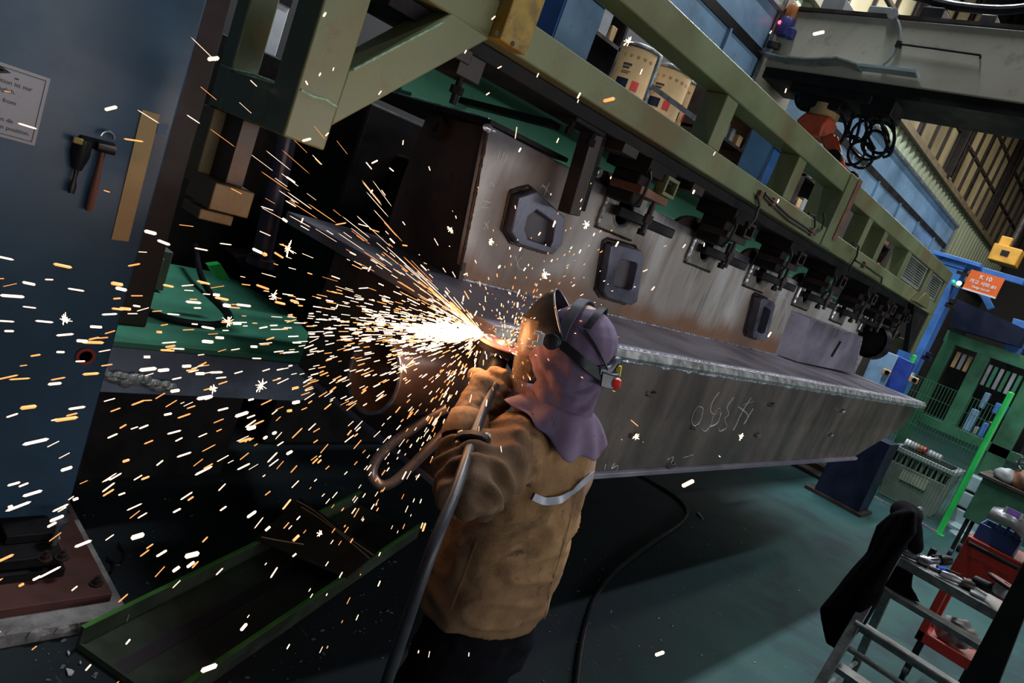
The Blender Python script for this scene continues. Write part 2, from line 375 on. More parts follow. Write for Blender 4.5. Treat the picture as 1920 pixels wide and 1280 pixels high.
# holder, hammer, chisel gun
h0 = at(180, 268, x=-2.745); tl = thing('tool_holder', 'small black magnetic tool holder on the blue column', 'holder', tuple(h0))
a = at(148, 262, x=-2.745); b = at(214, 278, x=-2.745); m = MB(); m.beam(a, b, .035, .02, (1, 0, 0)); obj('bar', m, M['black'], tl, .004)
for (u, v_) in ((188, 277), (209, 280)):
    p = at(u, v_, x=-2.728); m = MB(); m.lathe([(.008, 0), (.008, .006), (.004, .006)], p, (1, 0, 0), 12); obj('screw', m, M['darksteel'], tl)
p = at(202, 256, x=-2.715); m = MB()
m.tube([p + V((0, .020 * math.cos(q_ * .35), .020 * math.sin(q_ * .35) - .004)) for q_ in range(0, 10)], .005, 8); obj('ring_loop', m, M['steel'], tl)
a = at(192, 285, x=-2.72); b = at(167, 395, x=-2.72)
hm = thing('hammer', 'brown handled hammer hanging from the tool holder on the blue column', 'hammer', tuple(a))
m = MB(); m.tube([a + V((0, 0, .02)), a.lerp(b, .3), a.lerp(b, .7), b], [.009, .011, .014, .012], 12); obj('handle', m, paint('red_brown_handle', (.17, .055, .035), .55), hm)
m = MB(); h1 = at(181, 274, x=-2.715); h2 = at(216, 283, x=-2.715); m.cyl(h1, h2, .016); obj('head', m, M['darksteel'], hm, .003)
a = at(158, 262, x=-2.72); b = at(144, 318, x=-2.72); c = at(133, 362, x=-2.72)
ch = thing('chipping_tool', 'dark tapered chipping tool hanging left of the hammer on the blue column', 'tool', tuple(a))
m = MB(); m.tube([a, a.lerp(b, .5), b], [.026, .028, .014], 12); obj('grip', m, M['rubber'], ch)
m = MB(); m.tube([b, b.lerp(c, .4), b.lerp(c, .7), c], [.008, .006, .012, .010], 10); obj('shank', m, M['darksteel'], ch)
m = MB(); p = at(146, 264, x=-2.70); m.box(p, (.012, .03, .02)); obj('latch', m, M['yellow'], ch, .003)

# ------------------------------------------------------------------ green welding gantry
GX = -1.9
ga = thing('welding_gantry', 'long olive green welded ladder frame spanning above the steel box girder', 'gantry', (GX, 4.5, 1.9))
G = M['green']
def bar(name, a, b, mat=G, bev=.006): m = MB(); m.lohi(a, b); return obj(name, m, mat, ga, bev)
bar('lower_beam', (GX - .16, -.4, 2.425), (GX, 8.5, 2.545))
bar('upper_beam', (GX - .14, -.4, 2.795), (GX, 4.93, 2.925)); bar('upper_beam', (GX - .14, 5.06, 2.785), (GX, 8.5, 2.905))
for ya, yb in ((3.09, 3.21), (4.07, 4.19), (5.55, 5.65), (6.0, 6.1), (6.78, 6.9), (7.68, 7.78), (8.38, 8.5)):
    bar('post', (GX - .13, ya, 2.545), (GX - .005, yb, 2.795))
bar('tie_bar', (GX - .5, 1.01, 2.44), (GX - .16, 1.11, 2.53), M['dkgreen'])
m = MB(); m.lohi((GX - .2, 4.86, 2.43), (GX + .012, 5.06, 2.925)); obj('splice_post', m, G, ga, .004)
m = MB(); m.lohi((GX + .012, 4.99, 2.50), (GX + .02, 5.06, 2.93)); obj('splice_plate', m, M['ruststeel'], ga, .002)
# hanging leg with brace
bar('leg', (GX - .14, 1.01, 1.905), (GX, 1.145, 2.43))
bar('leg', (GX - .52, 1.01, 1.905), (GX - .43, 1.10, 2.43), G)
bar('cross_beam', (GX - .52, 1.012, 1.905), (GX - .135, 1.142, 2.035), G)
q = [V((GX, 1.14, 2.14)), V((GX, 1.42, 2.43)), V((GX, 1.60, 2.43)), V((GX, 1.14, 1.975))]
m = MB(); m.prism(q, (-.14, 0, 0)); obj('diagonal_brace', m, G, ga, .006)
m = MB(); m.tube([(GX + .001, 1.02, 2.04), (GX + .002, 1.06, 2.036), (GX + .002, 1.10, 2.042), (GX + .001, 1.14, 2.035)], .004, 6); m.tube([(GX + .002, 1.155 + i * .027, 2.15 + i * .027) for i in range(10)], .004, 6); obj('weld_seam', m, paint('green_weld_bead', (.32, .5, .36), .4, .1, .3, 60, bump=.6), ga)
m = MB(); m.tube([(GX - .135, 1.008, 2.037), (GX - .25, 1.007, 2.04), (GX - .38, 1.008, 2.036), (GX - .5, 1.008, 2.038)], .004, 6); obj('weld_seam', m, bpy.data.materials['green_weld_bead'], ga)
# lower extension of the rear leg with warm spark light mixed into its brown
olive = paint('spark_lit_olive', (.17, .115, .045), .5, 0, .2, 6, (.08, .05, .02), .6)
ex = thing('hanging_support', 'olive brown hanging post with a bolted foot below the gantry cross beam', 'support', (-2.3, 1.06, 1.5))
m = MB(); m.lohi((-2.43, 1.0, 1.66), (-2.34, 1.10, 1.905)); obj('post', m, olive, ex, .004)
m = MB(); m.lohi((-2.34, 1.04, 1.70), (-2.22, 1.10, 1.905)); obj('back_plate', m, M['darksteel'], ex, .003)
m = MB(); m.lohi((-2.36, 0.99, 1.615), (-2.17, 1.12, 1.70)); obj('foot_block', m, olive, ex, .004)
m = MB(); m.lohi((-2.36, 0.99, 1.57), (-2.22, 1.10, 1.603)); obj('wear_pad', m, olive, ex, .004)
# bolted yellow bracket
yb = thing('bolted_bracket', 'worn yellow upright bracket with two bolt holes on the gantry beam', 'bracket', (GX + .03, 1.65, 2.43))
m = MB(); m.lohi((GX + .002, 1.585, 2.425), (GX + .06, 1.715, 3.0)); obj('plate', m, M['yellow'], yb, .004)
for (u, v_) in ((931, 62), (961, 82)):
    p = at(u, v_, x=GX + .0605); m = MB(); m.lathe([(.0085, 0), (.0085, .001)], p, (1, 0, 0), 14); obj('bolt_hole', m, M['text'], yb)
# louvre panels, end frame
for (ya, yb_) in ((6.93, 7.62), (7.85, 8.35)):
    pn = obj('louvre_panel', MB().frame([(GX - .03, ya, 2.56), (GX - .03, yb_, 2.56), (GX - .03, yb_, 2.78), (GX - .03, ya, 2.78)], [(GX - .03, ya + .03, 2.575), (GX - .03, yb_ - .03, 2.575), (GX - .03, yb_ - .03, 2.765), (GX - .03, ya + .03, 2.765)], (.01, 0, 0)), M['grey'], ga)
    sl = None
    for k in range(9):
        m = MB(); R_ = Matrix.Rotation(.6, 3, 'Y'); m.box((GX - .03, (ya + yb_) / 2, 2.585 + k * .021), (.022, yb_ - ya - .05, .004), R_); obj('slat', m, M['grey'], pn)
bar('end_leg', (GX - .12, 8.36, 1.98), (GX, 8.5, 2.44)); bar('end_leg', (GX - .62, 8.36, 1.98), (GX - .5, 8.5, 2.44)); bar('tie_bar', (GX - .62, 8.36, 2.44), (GX - .12, 8.5, 2.54))
m = MB(); m.prism([V((GX - .02, 7.75, 2.43)), V((GX - .02, 8.36, 2.43)), V((GX - .02, 8.36, 1.98)), V((GX - .02, 8.30, 1.98))], (-.05, 0, 0)); obj('gusset', m, M['black'], ga)
m = MB(); m.prism([V((GX, 7.45, 2.44)), V((GX, 7.95, 2.44)), V((GX, 7.8, 2.56)), V((GX, 7.6, 2.56))], (.06, 0, 0)); obj('shoulder_bracket', m, G, ga, .004)
bar('end_cross_beam', (GX - .5, 8.38, 1.98), (GX - .12, 8.5, 2.1))
# underside rail that carries the clamps
m = MB(); m.lohi((GX - .34, 1.25, 2.37), (GX - .08, 8.3, 2.424)).lohi((GX - .44, 1.25, 2.40), (GX - .34, 8.3, 2.43)); obj('clamp_rail', m, M['black'], ga, .004)
for ya in (1.48, 2.55, 3.2): bar('rail_bracket', (GX - .24, ya, 2.33), (GX - .06, ya + .12, 2.375), M['darksteel'], .003)
# pneumatic lines along the lower beam
pl = thing('hydraulic_lines', 'thin dark hydraulic pipes clipped along the lower gantry beam', 'pipe', (GX + .02, 5, 2.4))
def pxpath(pts, x): return [at(u, v_, x=x) for u, v_ in pts]
for pts in (((1420, 365), (1424, 385), (1416, 410), (1402, 428)), ((1434, 362), (1450, 378), (1480, 405), (1520, 432), (1527, 440)), ((1432, 368), (1448, 384), (1478, 412), (1518, 438)),
            ((1516, 400), (1528, 405), (1528, 425), (1522, 432)), ((1544, 400), (1546, 412), (1540, 430), (1524, 440)), ((1600, 455), (1610, 462), (1606, 480), (1596, 496), (1592, 510)), ((1604, 488), (1625, 500), (1648, 516), (1654, 520), (1652, 530))):
    m = MB(); m.tube(pxpath(pts, GX + .018), .0075, 7); obj('pipe', m, M['darksteel'], pl)
for (u, v_) in ((1425, 366), (1450, 380), (1522, 436), (1620, 497)):
    p = at(u, v_, x=GX + .012); m = MB(); m.box(p, (.022, .04, .05)); obj('pipe_clip', m, M['ruststeel'], pl, .003)

# ------------------------------------------------------------------ clamps hanging below the gantry
cl = thing('clamp_post', 'dark square clamp post hanging down onto the front of the steel web', 'clamp', (-2.12, 2.35, 2.4))
a = at(1112, 230, x=-2.06); b = at(1066, 400, x=-2.06)
m = MB(); m.beam(a + V((0, 0, .1)), b, .075, .075); obj('post', m, M['darksteel'], cl, .004)
m = MB(); m.beam(a + V((-.005, .075, .1)), b.lerp(a, .08) + V((-.005, .075, 0)), .03, .05); obj('guide_bar', m, M['black'], cl, .003)
p = at(1080, 222, x=-2.04); m = MB(); m.lohi(tuple(p + V((-.1, -.05, -.02))), tuple(p + V((.05, .16, .05)))); obj('head_plate', m, M['black'], cl, .004)
for dy in (-.03, .12):
    m = MB(); m.lathe([(.02, -.075), (.02, -.045), (.011, -.045), (.011, 0)], p + V((.02, dy, 0)), n=6); obj('bolt', m, M['black'], cl)
p = at(1118, 322, x=-2.06); m = MB(); m.lathe([(.026, -.04), (.026, 0), (.022, .004), (.022, .02), (.018, .024)], p, (1, .2, 0), 20); obj('knurled_knob', m, M['steel'], cl)

def clamp_unit(y, label, first=[None]):
    if first[0] is not None:
        r = dup(first[0], (first[0].location.x, y, first[0].location.z), label)
        for c in r.children:
            if c.name.split('.')[0] in ('stop_bracket', 'swing_arm'):
                c.material_slots[0].link = 'OBJECT'; c.material_slots[0].material = M['darksteel']
        return r
    o = thing('clamp_unit', label, 'clamp', (-2.03, y, 2.2), 'clamps hanging in a row below the gantry'); first[0] = o
    k = V((0, y, 0))
    def part(n, m, mt, bev=.003): return obj(n, m, mt, o, bev)
    m = MB(); m.lohi((-2.2, y - .13, 2.30), (-1.95, y + .11, 2.372)); part('carrier_block', m, M['black'])
    m = MB(); m.lohi((-1.99, y + .02, 2.245), (-1.93, y + .13, 2.262)).lohi((-1.99, y + .02, 2.262), (-1.93, y + .035, 2.32)).lohi((-1.99, y + .115, 2.262), (-1.93, y + .13, 2.32)).lohi((-1.99, y + .02, 2.32), (-1.93, y + .13, 2.337)); part('stop_bracket', m, G)
    m = MB(); m.lohi((-2.14, y - .12, 2.205), (-1.955, y + .13, 2.243)); part('swing_arm', m, M['ruststeel'])
    m = MB(); m.lohi((-2.16, y - .10, 2.15), (-2.0, y + .0, 2.30)); part('cylinder_body', m, M['black'], .01)
    m = MB(); m.cyl((-1.985, y + .07, 2.245), (-1.985, y + .07, 2.05), .013, n=10).lathe([(.024, 2.10), (.024, 2.14)], (-1.985, y + .07, 0), n=6).lathe([(.02, 2.246), (.02, 2.27)], (-1.985, y + .07, 0), n=6); part('spindle', m, M['darksteel'], 0)
    m = MB(); m.beam((-2.13, y + .0, 2.11), (-2.04, y + .40, 2.105), .055, .05); part('clamp_finger', m, M['black'], .006)
    m = MB(); m.lathe([(.022, 0), (.022, .03)], (-2.08, y + .2, 2.04), n=6).cyl((-2.08, y + .2, 2.04), (-2.08, y + .2, 2.20), .012, n=10); part('finger_bolt', m, M['black'], 0)
    m = MB(); m.tube([(-1.96, y - .11, 2.33), (-1.92, y - .13, 2.28), (-1.93, y - .12, 2.2), (-1.98, y - .08, 2.15)], .008, 7); part('hose', m, M['rubber'], 0)
    return o
labels = ['nearest clamp of the dark row below the gantry, with a rust red swing arm', 'second clamp of the dark row below the gantry, counted from the near end', 'third clamp of the dark row below the gantry, counted from the near end',
          'fourth clamp of the dark row below the gantry, counted from the near end', 'fifth clamp of the dark row below the gantry, counted from the near end', 'sixth clamp of the dark row below the gantry, counted from the near end', 'farthest clamp of the dark row below the gantry near its end leg']
for k, yk in enumerate((2.90, 3.84, 4.70, 5.62, 6.5, 7.15, 7.75)): clamp_unit(yk, labels[k])

# ------------------------------------------------------------------ the steel box girder being ground
WXF = -2.2; FZ = 1.58; FXF = -1.5; SX = -1.56
def W(u, v_, x=WXF): return at(u, v_, x=x)
hexc = W(994, 415); sqc = W(1155, 508); b2c = W(1414, 592); wgc = W(1560, 650)
def web_mat():
    t = NT('heat_stained_web_steel'); x, y, z = t.xyz()
    a = t.noise(2.2, 6, stretch=(1, 1, 0.35), rough=0.6); c = t.mix(t.step(a, 0.32, 0.7), (0.38, 0.335, 0.29), (0.80, 0.77, 0.74))
    st = t.noise(3.2, 6, stretch=(1, 2.6, 0.22), rough=0.6); c = t.mix(t.math('MULTIPLY', t.step(st, 0.52, 0.70), 0.5), c, (0.26, 0.17, 0.10))
    st2 = t.noise(7, 5, stretch=(1, 1.6, 0.25)); c = t.mix(t.math('MULTIPLY', t.step(st2, 0.57, 0.70), 0.6), c, (0.15, 0.14, 0.14))
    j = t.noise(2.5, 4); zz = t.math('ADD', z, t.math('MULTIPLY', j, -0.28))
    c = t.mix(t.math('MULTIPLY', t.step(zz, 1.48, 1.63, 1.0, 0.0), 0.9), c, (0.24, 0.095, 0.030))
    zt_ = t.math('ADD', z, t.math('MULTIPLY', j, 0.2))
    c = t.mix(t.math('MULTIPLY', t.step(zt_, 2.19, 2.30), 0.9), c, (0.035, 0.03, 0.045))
    for (p, r0, r1) in ((hexc, 0.25, 0.36), (sqc, 0.22, 0.33), (b2c, 0.20, 0.36)):
        dy = t.math('SUBTRACT', y, p.y); dz = t.math('MULTIPLY', t.math('SUBTRACT', z, p.z), 1.0)
        d = t.math('SQRT', t.math('ADD', t.math('MULTIPLY', dy, dy), t.math('MULTIPLY', dz, dz)))
        d = t.math('ADD', d, t.math('MULTIPLY', j, 0.06))
        c = t.mix(t.math('MULTIPLY', t.step(d, r0, r1 + .05, 1, 0), 0.8), c, (0.17, 0.10, 0.062))
    f = t.noise(110, 3); t.bump(f, 0.12, 0.003)
    return t.fin(c, t.step(a, 0.3, 0.7, 0.52, 0.4), 0.03)
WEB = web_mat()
BOSS = paint('blue_tempered_steel', (0.125, 0.125, 0.165), 0.34, 0.35, 0.4, 5, (0.10, 0.065, 0.045), 0.5)
PLATE = paint('grey_mill_scale_plate', (0.255, 0.23, 0.285), 0.42, 0.35, 0.22, 3.0, (0.07, 0.055, 0.055), 0.6)
SIDE = paint('dark_mill_scale_side', (0.135, 0.108, 0.092), 0.42, 0.35, 0.28, 2.2, (0.05, 0.035, 0.028), 0.7, stretch=(1, 1.8, 0.5))
ENDM = paint('brown_end_plate_steel', (0.09, 0.06, 0.048), 0.5, 0.35, 0.25, 3.0, (0.035, 0.02, 0.016), 0.7)
bg_ = thing('steel_box_girder', 'long welded steel box girder with heat stained web and chalk marks on its side', 'girder', (-2.0, 4.8, 0.97))
# web with sloping near edge
wy0b, wy0t = W(857, 527).y, W(915, 236).y
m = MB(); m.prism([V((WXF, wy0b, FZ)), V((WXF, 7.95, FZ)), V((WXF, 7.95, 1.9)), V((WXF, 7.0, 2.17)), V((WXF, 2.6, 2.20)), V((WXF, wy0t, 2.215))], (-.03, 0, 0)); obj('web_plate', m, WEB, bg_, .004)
m = MB(); m.lohi((-2.9, 1.66, FZ - .05), (FXF, 8.0, FZ)); obj('flange_plate', m, PLATE, bg_, .004)
m = MB(); q = [V((SX, 1.72, .985)), V((SX, W(1605, 852, SX).y, .985)), V((SX, 7.9, 1.30)), V((SX, 7.97, 1.53)), V((SX, 1.72, 1.53))]; m.prism(q, (-.03, 0, 0)); obj('side_plate', m, SIDE, bg_, .003)
m = MB(); m.lohi((-2.5, 1.72, .96), (SX + .025, W(1605, 852, SX).y, .985)); obj('bottom_plate', m, PLATE, bg_, .003)
m = MB(); m.lohi((-2.55, 1.725, .985), (SX - .03, 1.75, 1.53)); obj('end_plate', m, ENDM, bg_, .003)
m = MB(); m.lohi((-2.55, 1.75, .985), (-2.52, 7.9, 1.53)); obj('side_plate', m, SIDE, bg_)
q = [at(u, v_, y=2.1) for u, v_ in ((800, 216), (915, 236), (859, 527), (706, 488), (752, 340))]
m = MB(); m.prism(q, (0, .03, 0)); obj('end_plate', m, ENDM, bg_, .003)
m = MB(); q0 = at(915, 231, y=2.0); q1 = at(742, 183, y=2.0); m.lohi((-3.3, q0.y - .02, 2.215), (WXF + .01, 2.5, 2.235)); obj('top_plate', m, M['black'], bg_, .002)
m = MB(); m.tube([(WXF + .004, wy0t - .012, 2.236), (-2.6, wy0t - .018, 2.236), (-3.2, wy0t - .018, 2.236)], .003, 5); obj('plate_edge', m, M['steel'], bg_)
# weld seams
def bead(name, pts, r, mat=M['weld'], jit=.3, parent=bg_):
    P_ = []
    for i in range(len(pts) - 1):
        a, b = V(pts[i]), V(pts[i + 1]); k = max(2, int((b - a).length / (r * 1.6)));  k = min(k, 220)
        P_ += [a.lerp(b, j / k) for j in range(k)]
    P_.append(V(pts[-1])); m = MB(); m.tube(P_, [r * random.uniform(1 - jit, 1 + jit) for _ in P_], 6); return obj(name, m, mat, parent)
bead('weld_seam', [(WXF + .004, wy0b, FZ + .003), (WXF + .004, 7.9, FZ + .003)], .008)
bead('weld_seam', [(WXF + .003, wy0b, FZ + .01), (WXF + .003, wy0t, 2.21)], .007, M['darksteel'])
m = MB(); p = V((WXF, wy0t, 2.2));  m.sph(p + V((.005, .0, 0)), (.012, .03, .018), n=8, m=6).sph(p + V((.005, .03, .0)), (.010, .02, .012), n=8, m=6); obj('weld_blob', m, M['weld'], bg_)
# bevelled cut edge and ragged slag along the flange
m = MB(); ys = [1.7 + i * .045 for i in range(140)]
m.tube([(FXF + .004 + random.uniform(-.004, .004), y_, FZ - .048 + random.uniform(-.006, .004)) for y_ in ys], [random.uniform(.006, .0125) for _ in ys], 6); obj('slag_edge', m, M['weld'], bg_)
m = MB(); m.prism([V((FXF + .001, 1.66, FZ - .004)), V((FXF + .018, 1.66, FZ - .03)), V((FXF + .012, 1.66, FZ - .046)), V((FXF - .01, 1.66, FZ - .046))], (0, 6.34, 0)); obj('bevelled_edge', m, M['alu'], bg_)
bead('grind_line', [(FXF - .012, 1.7, FZ + .001), (FXF - .012, 7.95, FZ + .001)], .0035, M['weld'])
# bosses
def poly_px(lst, x=WXF): return [at(u, v_, x=x) for u, v_ in lst]
def shrink(poly, k):
    c = sum(poly, V((0, 0, 0))) / len(poly); return [c + (p - c) * k for p in poly]
def boss(outer, inner, depth, name):
    n = len(outer)
    o = obj(name, MB().frame(outer, inner, (depth, 0, 0)), BOSS, bg_, .007, seg=3)
    m = MB(); m.prism([p + V((.002, 0, 0)) for p in shrink(inner, 1.1)], (.004, 0, 0)); obj('recess', m, paint('dull_grey_recess', (.10, .085, .09), .5, .3), o)
    big = [p + V((.0, 0, 0)) for p in shrink(outer, 1.07)]
    bead('weld_seam', [p + V((.004, 0, 0)) for p in big + big[:1]], .007, M['darksteel'], .25, o)
    return o
boss(poly_px([(958, 362), (990, 352), (1044, 402), (1039, 452), (1022, 471), (958, 451), (943, 428)]), poly_px([(974, 402), (991, 388), (1026, 412), (1022, 447), (1017, 456), (975, 442), (969, 424)]), .055, 'pentagonal_boss')
boss(poly_px([(1131, 455), (1140, 451), (1188, 464), (1193, 475), (1181, 560), (1170, 566), (1125, 552), (1117, 540)]), poly_px([(1146, 484), (1150, 480), (1178, 487), (1181, 492), (1172, 535), (1167, 539), (1139, 530), (1136, 524)]), .055, 'square_boss')
boss(poly_px([(1411, 554), (1416, 552), (1434, 560), (1437, 566), (1421, 630), (1415, 633), (1397, 626), (1395, 618)]), poly_px([(1415, 570), (1417, 568), (1427, 573), (1429, 576), (1418, 618), (1415, 620), (1405, 616), (1403, 612)]), .075, 'square_boss')
# upright plates with round holes
HPM = paint('stained_hole_plate', (.26, .225, .185), .42, .2, .3, 9, (.10, .075, .06), .7)
def hole_plate(yc, first=[None]):
    w_, z0, z1, cz, r = .165, 2.005, 2.24, 2.125, .08
    n = 20; out = []; inn = []
    for k in range(n):
        q_ = 2 * math.pi * k / n + .001; c_, s_ = math.cos(q_), math.sin(q_)
        kk = min(w_ / abs(c_) if abs(c_) > 1e-6 else 9, (z1 - cz if s_ > 0 else cz - z0) / abs(s_) if abs(s_) > 1e-6 else 9)
        out.append(V((WXF + .002, yc + c_ * kk, cz + s_ * kk))); inn.append(V((WXF + .002, yc + c_ * r, cz + s_ * r)))
    o = obj('hole_plate', MB().frame(out, inn, (.022, 0, 0)), HPM, bg_)
    m = MB(); m.lathe([(r - .004, .003), (.001, .003)], (WXF + .002, yc, cz), (1, 0, 0), 20); obj('hole', m, M['text'], o)
    m = MB(); m.lathe([(r, .012), (r + .012, .024), (r + .004, .030), (r - .006, .02)], (WXF + .002, yc, cz), (1, 0, 0), 28, False); obj('hole_rim', m, M['alu'], o)
    bead('weld_seam', [(WXF + .02, yc - w_, 2.02), (WXF + .02, yc - w_, 2.235)], .010, M['weld'], .4, o)
    bead('weld_seam', [(WXF + .012, yc - w_, 2.0), (WXF + .012, yc + w_, 2.0)], .008, M['darksteel'], .3, o)
    m = MB(); m.sph((WXF + .025, yc - w_, 2.24), (.02, .026, .022), n=7, m=5).sph((WXF + .03, yc - w_ + .015, 2.245), (.016, .02, .016), n=7, m=5); obj('weld_blob', m, M['weld'], o)
for u, v_ in ((1165, 393), (1322, 458), (1426, 502), (1510, 545), (1575, 580), (1622, 606)):
    hole_plate(W(u, v_).y)
# rounded shoulders on top of the web between the plates
for u in (1160, 1325, 1440, 1530):
    p = at(u, 300 + (u - 1160) * .5, x=-2.23); yv = max(2.5, p.y)
    m = MB(); m.prism([V((-2.215, yv + .26 * math.cos(q_ * .3142), 2.17 + .10 * math.sin(q_ * .3142))) for q_ in range(11)], (-.03, 0, 0)); obj('web_lug', m, ENDM, bg_, .003)
# wing box near the far end
wb = poly_px([(1520, 596), (1616, 632), (1602, 700), (1494, 678)], -2.08)
m = MB(); a = wb; b = [V((WXF, p.y, p.z)) for p in wb]; b[0].y -= .12; b[3].y -= .18
m.add(a + b, [(0, 1, 2, 3), (0, 4, 5, 1), (1, 5, 6, 2), (2, 6, 7, 3), (3, 7, 4, 0)]); obj('wing_box', m, PLATE, bg_, .003)
bead('weld_seam', [wb[0], wb[1]], .007, M['weld']); bead('weld_seam', [wb[1], wb[2]], .009, M['weld'])
m = MB(); p = at(1636, 640, x=-2.05); m.lathe([(.17, -.05), (.17, .05), (.14, .05), (.14, -.05)], p, (.3, 1, 0), 28, False).lathe([(.14, 0), (.001, .001)], p, (.3, 1, 0), 28, False); obj('end_ring', m, M['black'], bg_)
m = MB(); p = at(1567, 655, x=-2.075); m.beam(p + V((0, -.03, -.07)), p + V((0, .02, .08)), .02, .02); obj('small_bracket', m, M['darksteel'], bg_)
# tube stub, lifting eye and slotted link on the near end
tc = at(700, 703, y=1.36); rt = 68 * 2.35 / F
p1 = V((tc.x - .01, 1.725, tc.z - .01))
m = MB(); m.lathe([(rt, 0), (rt, (p1 - tc).length), (rt - .007, (p1 - tc).length), (rt - .007, 0), (rt, 0)], tc, p1 - tc, 40, False); tb = obj('tube_stub', m, paint('brown_tube_steel', (.10, .075, .072), .4, .55, .2, 5, (.08, .04, .03), .5), bg_)
m = MB(); m.lathe([(rt + .002, -.002), (rt + .002, .005), (rt - .008, .004), (rt - .008, -.002), (rt + .002, -.002)], tc, p1 - tc, 40, False); obj('tube_rim', m, M['steel'], tb)
bead('weld_seam', [p1 + V((rt * 1.02 * math.cos(k * .2094), -.01, rt * 1.02 * math.sin(k * .2094))) for k in range(31)], .008, M['darksteel'], .3, tb)
lk = [at(u, v_, d=2.28) for u, v_ in ((838, 765), (810, 778), (770, 806), (730, 835), (706, 862), (698, 888), (712, 908), (735, 905), (765, 880), (795, 850), (830, 815), (856, 790))]
def smooth_path(P_, k=6):
    P_ = [V(p_) for p_ in P_]; out = []
    for i in range(len(P_) - 1):
        p0 = P_[max(i - 1, 0)]; p1_ = P_[i]; p2 = P_[i + 1]; p3 = P_[min(i + 2, len(P_) - 1)]
        for j in range(k):
            t = j / k; out.append(.5 * ((2 * p1_) + (p2 - p0) * t + (2 * p0 - 5 * p1_ + 4 * p2 - p3) * t * t + (3 * p1_ - p0 - 3 * p2 + p3) * t ** 3))
    out.append(P_[-1]); return out
m = MB(); m.tube(smooth_path(lk), .017, 12); obj('slotted_link', m, paint('bright_bar_steel', (.55, .47, .45), .35, .8, .15, 9, (.15, .10, .08), .4), bg_)
p = at(826, 241, y=2.085); m = MB(); m.lathe([(.052, 0), (.052, -.03), (.024, -.03), (.024, 0)], p, (0, 1, 0), 28, False); ly = obj('lifting_eye', m, M['darksteel'], bg_)
m = MB(); m.lathe([(.024, -.012), (.001, -.012)], p, (0, 1, 0), 20, False); obj('eye_hole', m, M['text'], ly)
# little welded clips on the side
for (u, v_) in ((1218, 737), (1185, 815), (1443, 757), (1577, 769), (1417, 814), (1555, 814), (1300, 800), (1255, 870)):
    p = at(u, v_, x=SX); s = .9
    m = MB(); m.strip([p + V((.004, -.032 * s, .004)), p + V((.022, -.02 * s, -.004)), p + V((.006, -.008 * s, -.006)), p + V((.006, .008 * s, -.006)), p + V((.022, .02 * s, .002)), p + V((.004, .034 * s, .006))], V((0, 0, .018)), V((.006, 0, 0))); obj('welded_clip', m, M['steel'], bg_)
# chalk marks, thin strokes lying on the steel
def chalk(strokes, x, name='chalk_mark', wd=.0045, parent=bg_):
    m = MB()
    for s_ in strokes:
        P_ = smooth_path([at(u, v_, x=x) + V((.0012, 0, 0)) for u, v_ in s_], 4); m.tube(P_, wd / 2, 5, flat=.5)
    o = obj(name, m, M['chalk'], parent); return o
chalk([[(1318, 765), (1308, 762), (1298, 778), (1297, 792), (1303, 798), (1312, 790), (1317, 772), (1318, 765)], [(1348, 735), (1336, 752), (1332, 770), (1340, 776), (1350, 770), (1347, 765), (1337, 778), (1332, 796), (1322, 808), (1314, 803)],
       [(1352, 772), (1345, 792), (1330, 800)], [(1375, 745), (1363, 762), (1366, 776), (1358, 785), (1362, 800), (1350, 808), (1346, 802)], [(1408, 745), (1392, 770), (1378, 800), (1374, 806)], [(1392, 758), (1412, 752)], [(1384, 762), (1402, 778), (1394, 795), (1412, 765)]], SX + .001)
chalk([[(1250, 862), (1262, 856), (1258, 868)], [(1280, 858), (1300, 852)], [(1152, 868), (1146, 878), (1158, 872), (1154, 884)], [(1135, 870), (1133, 880)]], SX + .001)
chalk([[(937, 283), (930, 300)], [(945, 285), (938, 302)], [(950, 290), (943, 305)], [(1030, 342), (1020, 365)], [(1016, 345), (1030, 362)], [(1012, 350), (1026, 348)], [(903, 375), (920, 380)], [(897, 386), (917, 390)], [(913, 373), (905, 390)], [(908, 415), (915, 428)], [(917, 413), (906, 430)], [(918, 340), (926, 350), (915, 355)], [(965, 478), (972, 500)], [(978, 480), (968, 498), (980, 505)]], WXF + .001, wd=.004)
chalk([[(1440, 560), (1470, 555), (1474, 580), (1466, 625)], [(1438, 600), (1436, 620)]], WXF + .001)

# ------------------------------------------------------------------ shaping helper for cloth and bodies
def fuse(mb, voxel, smooth=2, disp=None, sub=0):
    me = bpy.data.meshes.new('tmp'); me.from_pydata(mb.v, [], mb.f); me.update()
    bm = bmesh.new(); bm.from_mesh(me); bmesh.ops.recalc_face_normals(bm, faces=bm.faces); bm.to_mesh(me); bm.free()
    o = bpy.data.objects.new('tmp', me); COL.objects.link(o)
    r = o.modifiers.new('r', 'REMESH'); r.mode = 'VOXEL'; r.voxel_size = voxel
    if smooth:
        s = o.modifiers.new('s', 'SMOOTH'); s.iterations = smooth; s.factor = .5
    bpy.context.view_layer.update()
    dg = bpy.context.evaluated_depsgraph_get(); out = bpy.data.meshes.new_from_object(o.evaluated_get(dg)); bpy.data.objects.remove(o)
    if disp:
        nn = [v.normal.copy() for v in out.vertices]
        for v, n_ in zip(out.vertices, nn): v.co += n_ * disp(v.co, n_)
    out.polygons.foreach_set('use_smooth', [True] * len(out.polygons)); out.update()
    return out
def meshobj(name, me, mat, parent, smooth=True):
    me.materials.clear(); me.materials.append(mat); me.name = name
    return obj(name, me, mat, parent)

